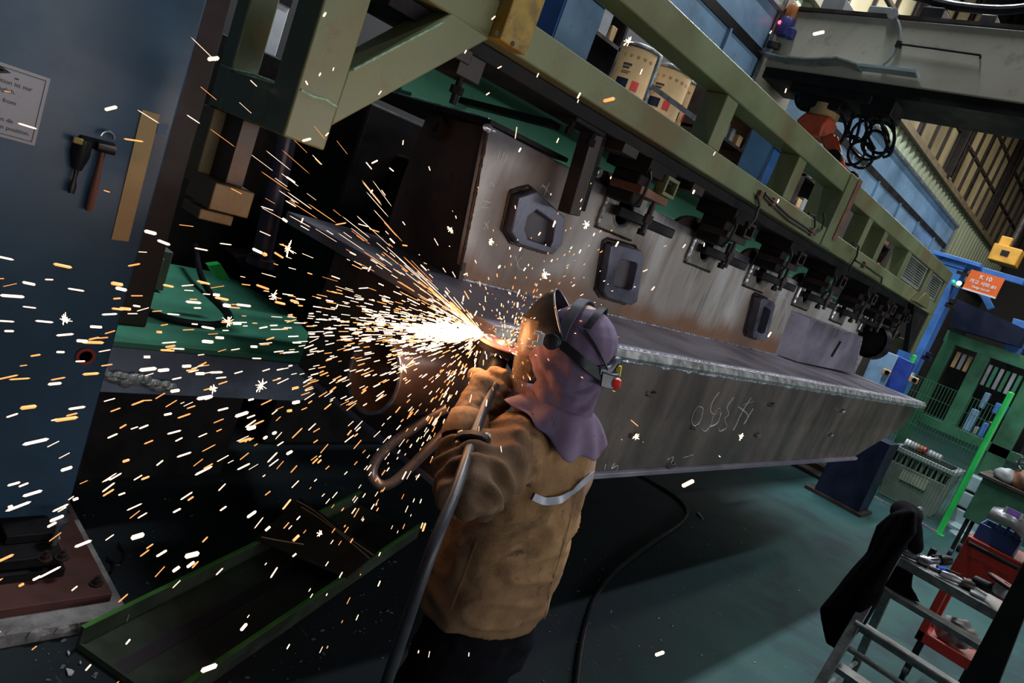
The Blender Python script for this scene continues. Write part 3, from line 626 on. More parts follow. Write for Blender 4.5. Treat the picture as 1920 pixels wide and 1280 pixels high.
# ------------------------------------------------------------------ the worker
def D(u, v_, d): return at(u, v_, d=d)
FV = V((-.98, .2, 0)); LV = V((-.2, -.98, 0)); UP = V((0, 0, 1))
def ell(c, hw, hd, n=28, e=2.4, tilt=0.0):
    out = []
    for k in range(n):
        q_ = 2 * math.pi * k / n; c_, s_ = math.cos(q_), math.sin(q_)
        a = math.copysign(abs(c_) ** (2 / e), c_); b = math.copysign(abs(s_) ** (2 / e), s_)
        out.append(V(c) + LV * (a * hw) + FV * (b * hd) + UP * (tilt * a))
    return out
AX = V((-1.12, 1.655, 0))
wk = thing('person', 'worker seen from behind in tan leather jacket and purple hood grinding the girder edge', 'person', (AX.x, AX.y, 0))
HC = D(1083, 643, 2.02)
hf = V((-.86, -.42, -.20)).normalized(); hl_ = V((-hf.y, hf.x, 0)).normalized(); hu = hf.cross(hl_).normalized()
HR = Matrix((hf, hl_, hu)).transposed()
def H_(a, b, c): return HC + hf * a + hl_ * b + hu * c
SL = V((-1.14, 1.49, 1.345)); EL = D(876, 912, 1.80); WL = D(872, 818, 1.92); HL = D(890, 742, 1.99)
SR = V((-1.13, 1.79, 1.36)); ER = V((-1.36, 1.90, 1.22)); HRt = D(985, 725, 2.20)
LEGZ = [(.86, .10), (.48, .072), (.10, .055)]
# body: one continuous figure under the clothes
m = MB(); m.sph(HC, (.095, .078, .115), HR); m.sph(H_(.045, 0, -.075), (.055, .05, .055), HR); m.sph(H_(.10, 0, -.02), (.018, .014, .03), HR)
for s_ in (-1, 1): m.sph(H_(-.005, .08 * s_, -.02), (.02, .012, .03), HR)
nk = V((AX.x - .01, AX.y, 1.46)); m.caps(H_(-.02, 0, -.08), nk, .055, .065)
m.loft([ell(V((AX.x, AX.y, z_)), a, b) for z_, a, b in ((.80, .15, .10), (.95, .15, .10), (1.1, .145, .10), (1.28, .17, .11), (1.38, .15, .085), (1.44, .07, .06))])
for S, E_, Hn in ((SL, EL, WL), (SR, ER, HRt)):
    m.caps(S, E_, .055, .042); m.caps(E_, Hn, .042, .028)
for s_ in (-1, 1):
    hip = V((AX.x, AX.y, .86)) + LV * .085 * s_; kn = V((AX.x - .03, AX.y, .47)) + LV * .10 * s_; an = V((AX.x + .02, AX.y, .09)) + LV * .12 * s_
    m.caps(hip, kn, .085, .055); m.caps(kn, an, .055, .04); m.caps(an + V((0, 0, -.05)), an + FV * .13 + V((0, 0, -.06)), .038, .03)
skin = paint('skin', (.42, .24, .16), .5)
meshobj('body', fuse(m, .014, 3), skin, wk)
# trousers and boots
TR = paint('black_work_trousers', (.006, .0055, .008), .95, 0, .3, 8, (.010, .009, .011), .5, bump=.3)
TR.node_tree.nodes['Principled BSDF'].inputs['Specular IOR Level'].default_value = .1
m = MB(); m.loft([ell(V((AX.x, AX.y, z_)), a, b) for z_, a, b in ((.62, .185, .12), (.74, .19, .135), (.82, .165, .115), (.88, .14, .10))])
for s_ in (-1, 1):
    hip = V((AX.x, AX.y, .74)) + LV * .085 * s_; kn = V((AX.x - .03, AX.y, .46)) + LV * .105 * s_; an = V((AX.x + .02, AX.y, .12)) + LV * .12 * s_
    m.caps(hip, kn, .105, .085); m.caps(kn, an, .085, .075)
meshobj('trousers', fuse(m, .014, 3, lambda c, n_: .012 * mnoise.noise(V((c.x * 9, c.y * 9, c.z * 16))) + .006 * mnoise.noise(c * 30)), TR, wk)
for s_ in (-1, 1):
    an = V((AX.x + .02, AX.y, .1)) + LV * .12 * s_; m = MB(); m.caps(an + V((0, 0, .06)), an + V((0, 0, -.03)), .055, .055); m.caps(an + V((-.0, 0, -.05)), an + FV * .16 + V((0, 0, -.055)), .05, .043)
    meshobj('boot', fuse(m, .012, 2), M['black'], wk)
# jacket
def leather():
    t = NT('tan_split_leather'); x, y, z = t.xyz()
    a = t.noise(7, 6, rough=.65); c = t.mix(t.step(a, .32, .7), (.26, .132, .052), (.42, .232, .098))
    g = t.noise(4.2, 7, rough=.7, dist=.6); c = t.mix(t.math('MULTIPLY', t.step(g, .48, .64), .75), c, (.12, .062, .03))
    g2 = t.noise(13, 6, rough=.7, dist=1.0); c = t.mix(t.math('MULTIPLY', t.step(g2, .56, .70), .85), c, (.04, .025, .018))
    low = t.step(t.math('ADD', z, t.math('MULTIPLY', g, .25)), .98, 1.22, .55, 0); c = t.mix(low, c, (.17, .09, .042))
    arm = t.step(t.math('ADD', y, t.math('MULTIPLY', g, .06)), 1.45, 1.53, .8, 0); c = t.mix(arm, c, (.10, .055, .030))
    h = t.math('ADD', t.noise(120, 3), t.math('MULTIPLY', t.noise(22, 5), 1.5)); t.bump(h, .35, .004)
    return t.fin(c, .85, 0)
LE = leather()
def fold(c, n_):
    q_ = V((c.x * 7, c.y * 7, c.z * 9)); d = .010 * mnoise.noise(q_) + .006 * mnoise.noise(c * 19)
    zl = 1.0 - abs(mnoise.noise(V((c.x * 6 + c.z * 5, c.y * 6 - c.z * 4, c.z * 7)))) * 2.2
    d += .016 * max(0.0, zl - .35) * (.6 if c.z > 1.3 else 1.0)
    near = max(0.0, 1 - (c - EL).length / .26)
    if near > 0:
        ax = (EL - SL).normalized(); s_ = (c - SL).dot(ax); d += near * .020 * math.sin(s_ * 95 + 3.0 * mnoise.noise(c * 9)) * (.5 + .5 * mnoise.noise(c * 12 + V((4, 1, 2))))
        ax2 = (WL - EL).normalized(); s2 = (c - EL).dot(ax2); d += near * .012 * math.sin(s2 * 120 + 4 * mnoise.noise(c * 11))
    return d
m = MB(); m.loft([ell(V((AX.x + dx, AX.y + dy, z_)), a, b) for z_, a, b, dx, dy in (
    (.790, .198, .150, -.025, -.01), (.85, .205, .156, -.025, -.01), (.97, .202, .152, -.02, -.015), (1.08, .190, .142, -.015, -.02), (1.20, .180, .134, -.01, -.02), (1.30, .168, .122, -.01, -.02), (1.37, .145, .100, -.01, -.01), (1.42, .11, .085, -.01, 0), (1.46, .075, .07, -.01, 0))])
m.caps(SL + V((.01, .03, 0)), EL, .092, .088); m.caps(EL, EL.lerp(WL, .62), .088, .070)
m.sph(SL + V((.0, .02, .0)), .095)
m.caps(SR, ER, .078, .07); m.caps(ER, HRt - (HRt - ER).normalized() * .14, .07, .056)
JK = fuse(m, .0085, 5, fold)
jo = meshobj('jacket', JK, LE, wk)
jb = BVHTree.FromPolygons([v.co.copy() for v in JK.vertices], [tuple(p.vertices) for p in JK.polygons])
def on_jacket(u, v_, off=.003):
    h = jb.ray_cast(CAM, ray(u, v_).normalized())
    return (h[0] + h[1] * off, h[1]) if h[0] is not None else None
def band(pts, wd, name, mat, parent, thick=.003):
    P_ = []; N_ = []
    for i in range(len(pts) - 1):
        for j in range(8):
            u = pts[i][0] + (pts[i + 1][0] - pts[i][0]) * j / 8; v_ = pts[i][1] + (pts[i + 1][1] - pts[i][1]) * j / 8
            h = on_jacket(u, v_)
            if h: P_.append(h[0]); N_.append(h[1])
    if len(P_) < 3: return None
    for _ in range(3):
        P_ = [P_[0]] + [(P_[i - 1] + P_[i] * 2 + P_[i + 1]) / 4 for i in range(1, len(P_) - 1)] + [P_[-1]]
        N_ = [N_[0]] + [(N_[i - 1] + N_[i] * 2 + N_[i + 1]).normalized() for i in range(1, len(N_) - 1)] + [N_[-1]]
    P_ = [p + n_ * .002 for p, n_ in zip(P_, N_)]
    Wd = []
    for i in range(len(P_)):
        t = (P_[min(i + 1, len(P_) - 1)] - P_[max(i - 1, 0)]).normalized(); Wd.append(t.cross(N_[i]).normalized() * wd)
    m = MB(); m.strip(P_, Wd, [n_ * thick for n_ in N_]); return obj(name, m, mat, parent)
band([(1000, 930), (1022, 940), (1045, 938), (1070, 922), (1095, 900), (1114, 884)], .021, 'reflective_strip', paint('silver_reflective_strip', (.45, .46, .52), .4, .2, .12, 12, (.22, .2, .2), .5), jo)
for pts in ([(1085, 900), (1060, 1000), (1030, 1100), (1018, 1165)], [(895, 1015), (870, 1080), (845, 1150)]):
    band(pts, .003, 'stitched_seam', paint('seam_leather', (.22, .12, .05), .85), jo, .0012)
# gloves with separate fingers
GL = paint('scorched_glove_leather', (.25, .15, .075), .85, 0, .3, 9, (.06, .04, .028), .8, bump=.4)
def glove(wrist, palm_c, tool_c, tool_axis, side, mirror=1):
    """fist closed around a tool axis: fingers wrap from the outer side round the tool, thumb from the other side"""
    m = MB(); axs = tool_axis.normalized(); rad = (palm_c - tool_c); rad -= axs * rad.dot(axs); rad.normalize(); tan = axs.cross(rad) * mirror
    m.caps(wrist, palm_c - axs * .012, .052, .044)
    m.caps(palm_c - axs * .038, palm_c + axs * .036, .034, .036)
    R0 = .050
    for i, (ln, r0) in enumerate(((2.9, .019), (3.15, .020), (3.0, .0195), (2.6, .017))):
        base = tool_c + axs * (.052 - i * .033); prev = None
        for k in range(7):
            q_ = .35 + ln * k / 6; rr = R0 + (.012 if k in (1, 3) else 0)
            p = base + rad * (math.cos(q_) * rr) + tan * (math.sin(q_) * rr)
            if prev is not None: m.caps(prev, p, r0 * (1 - .03 * k), r0 * (1 - .03 * (k + 1)), 10)
            prev = p
    prev = palm_c + axs * .01
    for k in range(5):
        q_ = -.3 - 1.75 * k / 4; p = tool_c + axs * (.03 + .022 * k / 4) + rad * (math.cos(q_) * R0 * 1.1) + tan * (math.sin(q_) * R0 * 1.1)
        m.caps(prev, p, .022 - .001 * k, .021 - .001 * k, 10); prev = p
    return fuse(m, .0045, 3, lambda c, n_: .0035 * mnoise.noise(c * 38) + .002 * mnoise.noise(c * 80))
TOOL_T = D(938, 668, 2.10); TOOL_B = D(902, 760, 2.04); TAX = (TOOL_T - TOOL_B).normalized()
TC = D(912, 738, 2.05)
pL = TC + (HL - TC).normalized() * .055 + (CAM - TC).normalized() * .01
me = glove(WL.lerp(HL, .25), pL, TC, TAX, 1, 1); gl = meshobj('glove', me, GL, wk)
m = MB(); m.lathe([(.062, 0), (.066, .02), (.060, .05), (.055, .075), (.050, .075), (.056, .05), (.06, .02), (.058, 0)], WL - (HL - WL).normalized() * .012, HL - WL, 24, False)
me2 = mesh_from('glove_cuff', m, GL, 80)
for v in me2.vertices: v.co += V((mnoise.noise(v.co * 25), mnoise.noise(v.co * 25 + V((5, 0, 0))), 0)) * .006
obj('glove_cuff', me2, GL, gl)
HA, HB = D(955, 674, 2.13), D(992, 716, 2.24); HAX = (HB - HA).normalized(); HC2 = HA.lerp(HB, .62); pR = HC2 + (HRt - HC2).normalized() * .04 + V((.02, .02, -.03))
me = glove(HRt - (HRt - ER).normalized() * .10 + V((0, .03, -.04)), pR, HC2, HAX, -1, -1); meshobj('glove', me, GL, wk)
# hood and its shoulder cape
def hoodmat():
    t = NT('purple_flame_cloth'); a = t.noise(6, 5); c = t.mix(t.step(a, .3, .7), (.13, .085, .145), (.20, .14, .225))
    g = t.noise(16, 6, rough=.7, dist=.8); c = t.mix(t.math('MULTIPLY', t.step(g, .58, .7), .5), c, (.06, .04, .05))
    s2 = t.noise(48, 2); c = t.mix(t.step(s2, .74, .77), c, (.02, .015, .015))
    t.bump(t.noise(180, 2), .2, .003); return t.fin(c, .85, 0)
HM = hoodmat()
m = MB(); m.sph(H_(-.004, 0, .0), (.112, .095, .108), HR); m.sph(H_(.035, 0, -.06), (.082, .08, .10), HR); m.sph(H_(.10, 0, -.06), (.028, .03, .05), HR)
nb = D(1052, 762, 2.03); m.caps(H_(.0, 0, -.07), nb, .088, .088); m.caps(H_(.02, 0, -.10), nb + FV * .03, .08, .08)
m.loft([ell(nb + V((0, 0, dz)), a, b, e=2.0) for dz, a, b in ((.03, .088, .088), (-.02, .105, .10), (-.05, .11, .10))])
def hfold(c, n_):
    t = (c - nb).z; k = max(0.0, 1 - abs(t - .07) / .10)
    return k * .010 * math.sin((c.z * 1.0 + (c.x - c.y) * .45) * 95 + 3.5 * mnoise.noise(c * 10)) + .004 * mnoise.noise(c * 16)
ho = meshobj('hood', fuse(m, .007, 3, hfold), HM, wk)
rings = []; NTH = 56; NR = 9
for i in range(NR):
    s_ = i / (NR - 1); ring = []
    for k in range(NTH):
        th = 2 * math.pi * k / NTH; lat = math.cos(th); fr = math.sin(th)          # th=0 left shoulder, 90 front, 180 right, 270 back
        # reach and drop of the hem around the neck
        back = max(0, -fr); front = max(0, fr); left = max(0, lat); right = max(0, -lat)
        R_ = .155 * left ** 2 + .215 * front ** 2 + .150 * right ** 2 + .150 * back ** 2
        dr = .045 * left ** 2 + .012 * front ** 2 + .07 * right ** 2 + .108 * back ** 2
        R_ = max(R_, .12) + .012 * math.sin(th * 5 + 1) + .010 * math.sin(th * 9)
        r0 = .088; r = r0 + (R_ - r0) * s_ ** .85
        z_ = .012 - dr * s_ ** 1.25 + .010 * s_ * math.sin(th * 7 + .6)
        ring.append(nb + LV * (lat * r) + FV * (fr * r) + UP * z_)
    rings.append(ring)
m = MB(); m.loft(rings, cap=False); me = mesh_from('hood_cape', m, HM, 80)
kd = BVHTree.FromPolygons([v.co.copy() for v in JK.vertices], [tuple(p.vertices) for p in JK.polygons])
for v in me.vertices:
    loc, nrm, ix, ds = kd.find_nearest(v.co)
    if loc is not None:
        sd = (v.co - loc).dot(nrm)
        if sd < .010: v.co = loc + nrm * .010
co = obj('hood_cape', me, HM, ho); so = co.modifiers.new('thick', 'SOLIDIFY'); so.thickness = .004; so.offset = 1
sb = co.modifiers.new('soft', 'SUBSURF'); sb.levels = 1; sb.render_levels = 1
# head gear: straps, ratchet, brow guard, clear visor
BK = paint('black_headgear_plastic', (.018, .018, .022), .38, 0, .2, 12); GP = paint('grey_headgear_plastic', (.10, .10, .13), .4)
hg = obj('headband', MB(), BK, wk)
def arc(pts): return smooth_path([H_(*p) for p in pts], 5)
m = MB(); P_ = arc([(.03, .104, .005), (-.04, .098, -.035), (-.09, .062, -.066), (-.122, 0, -.075), (-.09, -.062, -.066), (-.04, -.098, -.035), (.03, -.104, .005)])
m.strip(P_, [hu * .036 + hf * .01] * len(P_), [((p - HC) - hu * (p - HC).dot(hu)).normalized() * .006 for p in P_])
hg.data = mesh_from('headband', m, BK)
m = MB(); P_ = arc([(.03, .106, .01), (.02, .098, .06), (.005, .06, .108), (0, 0, .124), (-.005, -.06, .108), (0, -.098, .06), (.02, -.104, .01)])
m.strip(P_, hf * .030, [(p - HC).normalized() * .005 for p in P_]); obj('crown_strap', m, GP, hg)
m = MB(); P_ = arc([(-.035, .085, .055), (-.05, .045, .096), (-.055, 0, .110), (-.05, -.045, .096), (-.04, -.09, .05)])
m.strip(P_, hf * .022, [(p - HC).normalized() * .005 for p in P_]); obj('crown_strap', m, BK, hg)
m = MB(); P_ = arc([(-.03, .098, .05), (-.075, .08, .0), (-.105, .05, -.05)]); m.tube(P_, .004, 6); obj('edge_cord', m, BK, hg)
m = MB(); P_ = arc([(-.085, .068, -.055), (-.108, .036, -.05), (-.118, .018, -.028), (-.122, -.004, -.026), (-.118, -.026, -.034), (-.105, -.052, -.055)]); m.strip(P_, [hu * .020] * len(P_), [((p - HC)).normalized() * .012 for p in P_]); obj('ratchet_cover', m, GP, hg, .003)
m = MB(); P_ = arc([(-.092, .066, -.075), (-.118, .03, -.083), (-.128, 0, -.084), (-.118, -.03, -.083), (-.095, -.06, -.075)]); m.strip(P_, [hu * .042] * len(P_), [((p - HC)).normalized() * .010 for p in P_]); obj('rear_pad', m, BK, hg, .003)
p = H_(-.120, .016, -.088); m = MB(); m.lathe([(.004, .022), (.011, .022), (.016, .016), (.017, 0)], p, -hf, 8); obj('ratchet_knob', m, paint('red_knob', (.75, .03, .02), .4), hg)
m = MB(); m.box(H_(-.122, -.05, -.062), (.012, .02, .03), HR); obj('yellow_label', m, paint('yellow_mark', (.6, .5, .03), .5), hg)
m = MB(); m.box(H_(-.02, -.108, .055), (.02, .012, .02), HR).box(H_(-.03, -.115, .065), (.012, .016, .012), HR); obj('strap_buckle', m, M['white'], hg)
kp = H_(.045, .104, .005)
m = MB(); m.lathe([(.022, 0), (.022, .012), (.019, .014), (.019, .020), (.022, .022), (.022, .034), (.016, .038)], kp, hl_, 20); obj('pivot_knob', m, BK, hg)
kp2 = H_(-.045 + .09, -.104, .005); m = MB(); m.lathe([(.022, 0), (.022, .034)], kp2, -hl_, 16); obj('pivot_knob', m, BK, hg)
m = MB(); q_ = H_(.074, .136, .006); m.box(q_, (.016, .014, .034), HR).box(q_ + hf * .013 - hu * .013, (.016, .012, .012), HR).box(q_ + hf * .010 + hu * .016, (.020, .012, .010), HR); obj('pivot_lever', m, M['white'], hg, .002)
m = MB(); rg = []
def dome(R_, ps, ph): return H_(.015 + R_ * math.cos(ph) * math.sin(ps), R_ * .74 * math.cos(ps), .006 + R_ * math.sin(ph) * math.sin(ps))
PH = [math.radians(a) for a in (-6, 8, 22, 36, 50, 62)]
for j in range(19):
    ps = math.radians(6 + 168 * j / 18)
    rg.append([dome(.154, ps, a) for a in PH] + [dome(.149, ps, a) for a in PH[::-1]])
m.loft(rg); bw = obj('brow_guard', m, BK, hg)
m = MB(); m.tube([dome(.1525, math.radians(6 + 168 * k / 24), PH[-1]) for k in range(25)], .0028, 6); obj('brow_rim', m, M['steel'], bw)
def visormat():
    t = NT('clear_scratched_visor'); n_ = t.t
    tr_ = t.n('ShaderNodeBsdfTransparent'); tr_.inputs[0].default_value = (.80, .72, .66, 1)
    mx = t.n('ShaderNodeMixShader'); fr_ = t.n('ShaderNodeFresnel'); fr_.inputs[0].default_value = 1.5
    s_ = t.step(t.noise(40, 4), .5, .7, .04, .14); mxv = t.math('MINIMUM', t.math('MAXIMUM', fr_.outputs[0], s_), .16)
    t.put(mx.inputs[0], mxv); n_.links.new(tr_.outputs[0], mx.inputs[1]); t.fin((.45, .36, .30), .2); n_.links.new(t.b.outputs[0], mx.inputs[2]); n_.links.new(mx.outputs[0], t.out.inputs[0])
    return t.m
m = MB(); rg = []
for j in range(15):
    th = math.radians(-58 + 116 * j / 14); R_ = .158
    row = [H_(.012 + math.cos(th) * (R_ + o_) , math.sin(th) * (R_ + o_) * .84, c_) for (o_, c_) in ((0, .05), (.004, -.05), (.004, -.155), (.0015, -.155), (.0015, -.05), (-.0025, .05))]
    rg.append(row)
m.loft(rg); obj('visor', m, visormat(), hg)

# ------------------------------------------------------------------ pneumatic grinder and its hose
gr = thing('grinder', 'vertical air grinder with a reddish disc held by the gloved worker', 'grinder', tuple(TOOL_B))
DC = D(946, 645, 2.13); DN = V((0, -.02, 1)).normalized()
m = MB(); m.lathe([(.012, -.002), (.088, -.003), (.088, .001), (.03, .003), (.012, -.001)], DC, DN, 40, False); obj('disc', m, paint('red_abrasive_disc', (.30, .10, .08), .6, 0, .15, 30, (.12, .05, .04), .5, bump=.6), gr)
m = MB(); m.lathe([(.022, .002), (.022, .012), (.010, .016), (.001, .016)], DC, DN, 20); obj('flange_nut', m, M['steel'], gr)
m = MB(); m.lathe([(.080, -.022), (.082, -.006), (.078, -.006), (.04, -.012), (.03, -.03)], DC, DN, 30, False); obj('guard', m, M['black'], gr)
m = MB(); m.lathe([(.034, -.004), (.036, -.03), (.028, -.05), (.025, -.07)], DC, (DC - TOOL_B).normalized(), 20); obj('gear_head', m, M['alu'], gr)
m = MB(); m.tube([DC - (DC - TOOL_B).normalized() * .05, TC, TOOL_B], [.027, .029, .024], 18); obj('body', m, M['black'], gr); m = MB(); m.tube([HA, HA.lerp(HB, .3), HB], [.012, .017, .019], 12); obj('side_handle', m, M['rubber'], gr)
m = MB(); m.lathe([(.013, 0), (.018, .01), (.018, .028), (.012, .034)], TOOL_B.lerp(DC, .1), (TOOL_B - DC), 8); obj('air_coupling', m, M['steel'], gr)
hs = thing('air_hose', 'thick grey air hose running from the worker glove down to the floor', 'hose', tuple(D(912, 745, 1.98)))
hp = [D(930, 722, 2.00), D(914, 748, 1.965), D(888, 818, 1.84), D(856, 915, 1.66), D(818, 1010, 1.56), D(785, 1100, 1.54), D(755, 1190, 1.56), D(728, 1270, 1.62), D(700, 1350, 1.75)]
hp += [V((hp[-1].x - .03, hp[-1].y + .02, .25)), V((hp[-1].x + .0, hp[-1].y - .05, .04)), V((hp[-1].x + .25, hp[-1].y - .3, .019))]
m = MB(); m.tube(smooth_path(hp, 8), .0142, 14); obj('hose', m, M['hosegrey'], hs)
p = D(886, 825, 1.825); ax = (hp[3] - hp[2]).normalized(); sd = V(RW.col[0]); sd = (sd - ax * sd.dot(ax)).normalized(); th_ = ax.cross(sd)
R_ = Matrix((sd, th_, ax)).transposed()
m = MB(); m.prism([p + sd * (.047 * math.cos(k * .5236)) + th_ * (.026 * math.sin(k * .5236)) - ax * .012 for k in range(12)], ax * .024); cf = obj('coupling_flange', m, M['black'], hs, .004)
for s_ in (-1, 1):
    m = MB(); m.lathe([(.008, -.022), (.008, .0), (.011, 0), (.011, .026)], p + sd * (.034 * s_) - th_ * .0, -ax, 6); obj('coupling_bolt', m, M['alu'], cf)
# ------------------------------------------------------------------ things left and behind the girder
gb = thing('green_plinth', 'low green topped steel plinth with a chamfered corner behind the blue column', 'plinth', (-3.5, 1.4, 0))
zt = .86
top = [V((-2.99, 1.07, zt)), V((-3.0, 2.12, zt)), V((-3.06, 2.24, zt)), V((-3.78, 2.40, zt)), V((-4.5, 2.3, zt)), V((-4.5, 1.07, zt))]
m = MB(); m.prism([p - V((0, 0, .028)) for p in top], (0, 0, .028)); obj('top_plate', m, paint('plinth_green', (.06, .30, .18), .5, 0, .15, 2, (.05, .10, .07), .4), gb, .004)
m = MB(); m.prism([V((-3.0, 1.07, .62)), V((-3.0, 2.10, .62)), V((-3.05, 2.20, .62)), V((-3.7, 2.34, .62)), V((-4.4, 2.25, .62)), V((-4.4, 1.07, .62))], (0, 0, .208)); obj('body', m, paint('slate_blue_front', (.17, .20, .27), .45, .1, .2, 3, (.04, .05, .06), .6), gb, .004)
m = MB(); m.lohi((-4.3, 1.2, 0), (-3.35, 2.0, .62)); obj('pedestal', m, M['black'], gb)
m = MB()
for k in range(26):
    t_ = k / 25; p = at(190 + 130 * t_, 700 + 28 * t_ + random.uniform(-6, 6), x=-2.985); m.sph(p, (.02, .03, random.uniform(.012, .03)), n=6, m=4)
obj('torn_burr', m, M['alu'], gb)
cbl = thing('black_cable', 'black rubber cable looping over the green plinth top', 'cable', tuple(at(420, 605, z=.87)))
m = MB(); pts = [at(u, v_, z=.878) for u, v_ in ((180, 530), (235, 545), (260, 572), (300, 592), (350, 604), (400, 608), (430, 600), (425, 582), (398, 555), (372, 530), (355, 500))]
pts[-1].z = 1.02; pts[-2].z = .93; m.tube(smooth_path(pts), .017, 9); obj('cable', m, M['rubber'], cbl)
dk = thing('headstock_housing', 'large black machine housing in shadow behind the near end of the girder', 'machine', (-4.2, 3.0, 0))
m = MB(); m.lohi((-4.2, 2.42, 0.0), (-3.7, 5.3, 2.22)); m.lohi((-4.5, 2.42, 0.0), (-4.2, 3.4, 2.22)); obj('housing', m, M['black'], dk, .02)
m = MB(); m.lohi((-3.7, 2.7, .5), (-3.45, 4.6, 2.0)); obj('cover', m, M['black'], dk, .02)
q = [at(u, v_, x=-4.35) for u, v_ in ((440, 480), (520, 478), (660, 630), (622, 668), (500, 560))]
m = MB(); m.prism(q, (-.2, 0, 0)); tag(obj('sloping_strut', m, M['darksteel'], None, .006), 'dark sloping steel strut above the green plinth', 'strut')
a = at(521, 270, x=-3.35); b = at(489, 490, x=-3.35); m = MB(); m.cyl(a + V((0, 0, .4)), b, .05, n=20); m.lathe([(.07, -.02), (.07, .02)], b, n=20)
tag(obj('vertical_column', m, paint('violet_grey_shaft', (.05, .042, .065), .4, .3), None), 'violet grey round upright shaft in the dark behind the sparks', 'shaft')
q = [at(u, v_, x=-3.45) for u, v_ in ((392, 498), (414, 495), (432, 525), (408, 524))]
m = MB(); m.prism(q, (-.05, 0, 0)); tag(obj('lime_bracket', m, M['fencegreen'], None), 'small lime green bracket behind the green plinth', 'bracket')
m = MB(); p = at(275, 492, x=-3.8); m.lohi(tuple(p + V((-.3, -.35, -.14))), tuple(p + V((.0, .12, .08)))).lohi(tuple(p + V((.0, -.3, -.08))), tuple(p + V((.012, .08, .04)))); tag(obj('grey_crate', m, paint('olive_grey_crate', (.11, .12, .09), .6), None, .008), 'olive grey box standing on the far side of the green plinth', 'box')
m = MB(); m.lohi((-4.95, 0.9, 0.0), (-4.62, 2.5, 2.30)); tag(obj('dark_backdrop_box', m, M['black'], None, .01), 'black box added behind the green plinth to darken the gap', 'cabinet')  # added black box that keeps the space behind the plinth dark
q = [at(u, v_, x=-3.2) for u, v_ in ((388, -40), (447, -40), (345, 335), (318, 455), (262, 455))]
m = MB(); m.prism([q[0], q[1], q[2], V((-3.2, q[3].y, .862)), V((-3.2, q[4].y, .862))], (-.12, 0, 0)); tag(obj('brown_upright', m, paint('dark_brown_upright', (.028, .014, .010), .6), None, .006), 'dark brown upright rising from the plinth between blue column and gantry leg', 'upright')
# plain white block standing in for a bright far window behind the leg
p = at(495, 85, x=-5.0); lp = thing('white_window_block', 'white block standing in for a bright window through the gantry leg gap', 'cabinet', tuple(p))
m = MB(); m.lohi((-5.3, p.y - .10, 0), (-5.0, p.y + .10, p.z + .5)); obj('body', m, M['white'], lp, .006)
m = MB(); m.lohi((-5.0, p.y - .10, p.z - .36), (-4.99, p.y + .10, p.z - .31)); obj('dark_trim', m, M['black'], lp); m = MB(); m.lohi((-5.0, p.y - .10, p.z + .30), (-4.99, p.y + .10, p.z + .36)); obj('dark_trim', m, M['black'], lp)
# teal beam behind the gantry
tbm = thing('rear_beam', 'long teal green beam running behind and below the olive gantry', 'beam', (-2.95, 5, 2.3))
m = MB(); m.lohi((-3.05, 2.05, 2.27), (-2.93, 8.4, 2.60)); obj('web', m, M['teal'], tbm, .004)
m = MB(); m.lohi((-3.12, 2.05, 2.60), (-2.84, 8.4, 2.625)).lohi((-3.12, 2.05, 2.245), (-2.84, 8.4, 2.27)); obj('flanges', m, M['teal'], tbm, .003)
a = at(700, 150, y=2.45); m = MB(); m.lohi((-3.6, 2.40, 2.335), (-2.28, 2.47, 2.365)); tag(obj('cross_bar', m, M['black'], None), 'thin dark cross bar in front of the teal beam', 'bar')
jb_ = thing('jack_bolt', 'dark threaded jack bolt and block hanging under the near gantry beam', 'bolt', tuple(at(858, 165, x=-2.0)))
p = at(868, 135, x=-2.0); m = MB(); m.lohi(tuple(p + V((-.1, -.05, -.02))), tuple(p + V((.03, .06, .06)))); obj('block', m, M['darksteel'], jb_, .003)
m = MB(); m.cyl(p + V((0, 0, -.02)), p + V((0, 0, -.11)), .012, n=10).lathe([(.024, -.075), (.024, -.05)], p, n=6); obj('bolt', m, M['black'], jb_)
# drums
drum0 = None
def drum(u, v_, lab, lean=0):
    global drum0
    p = at(u, v_, z=3.86); p.z -= .78
    if drum0 is not None: return dup(drum0, p, lab)
    o = thing('wire_drum', lab, 'drum', tuple(p), 'tan fibre drums behind the gantry'); drum0 = o
    m = MB(); m.lathe([(.222, 0), (.225, .03), (.222, .06), (.222, .74)], p, n=36); obj('body', m, M['tan'], o)
    m = MB(); m.lathe([(.226, .735), (.229, .745), (.229, .765), (.225, .775), (.21, .775), (.205, .765), (.001, .765)], p, n=36); obj('lid', m, M['alu'], o)
    m = MB()
    def wrap(mb, az0, az1, z0, z1, r=.2235):
        n = 8; vs_ = []
        for i in range(n + 1):
            q_ = math.radians(az0 + (az1 - az0) * i / n)
            for z_ in (z0, z1): vs_.append(p + V((math.cos(q_) * r, math.sin(q_) * r, z_)))
        mb.add(vs_, [(2 * i, 2 * i + 2, 2 * i + 3, 2 * i + 1) for i in range(n)])
    wrap(m, -88, -56, .33, .42); obj('navy_label', m, M['navy'], o)
    m = MB(); wrap(m, -46, -26, .33, .42); obj('red_label', m, paint('red_label', (.55, .03, .03), .6), o)
    m = MB()
    for (a0, a1, z0, z1) in ((-84, -60, .545, .565), (-83, -64, .515, .532), (-82, -58, .485, .491), (-82, -62, .468, .474)): wrap(m, a0, a1, z0, z1)
    obj('printed_mark', m, M['text'], o)
    m = MB(); wrap(m, -90, 60, .63, .655); obj('tape_band', m, paint('brown_tape', (.33, .18, .07), .5), o)
    return o
drum(1204, 92, 'tallest tan fibre drum with a metal lid behind the gantry beams'); drum(1262, 130, 'middle tan fibre drum between two others behind the gantry beams'); drum(1296, 158, 'tan fibre drum nearest the green gantry post')
zb_ = drum0.location.z
pf = thing('drum_platform', 'dark raised platform carrying the tan drums behind the gantry', 'platform', (-4.5, 6, 0))
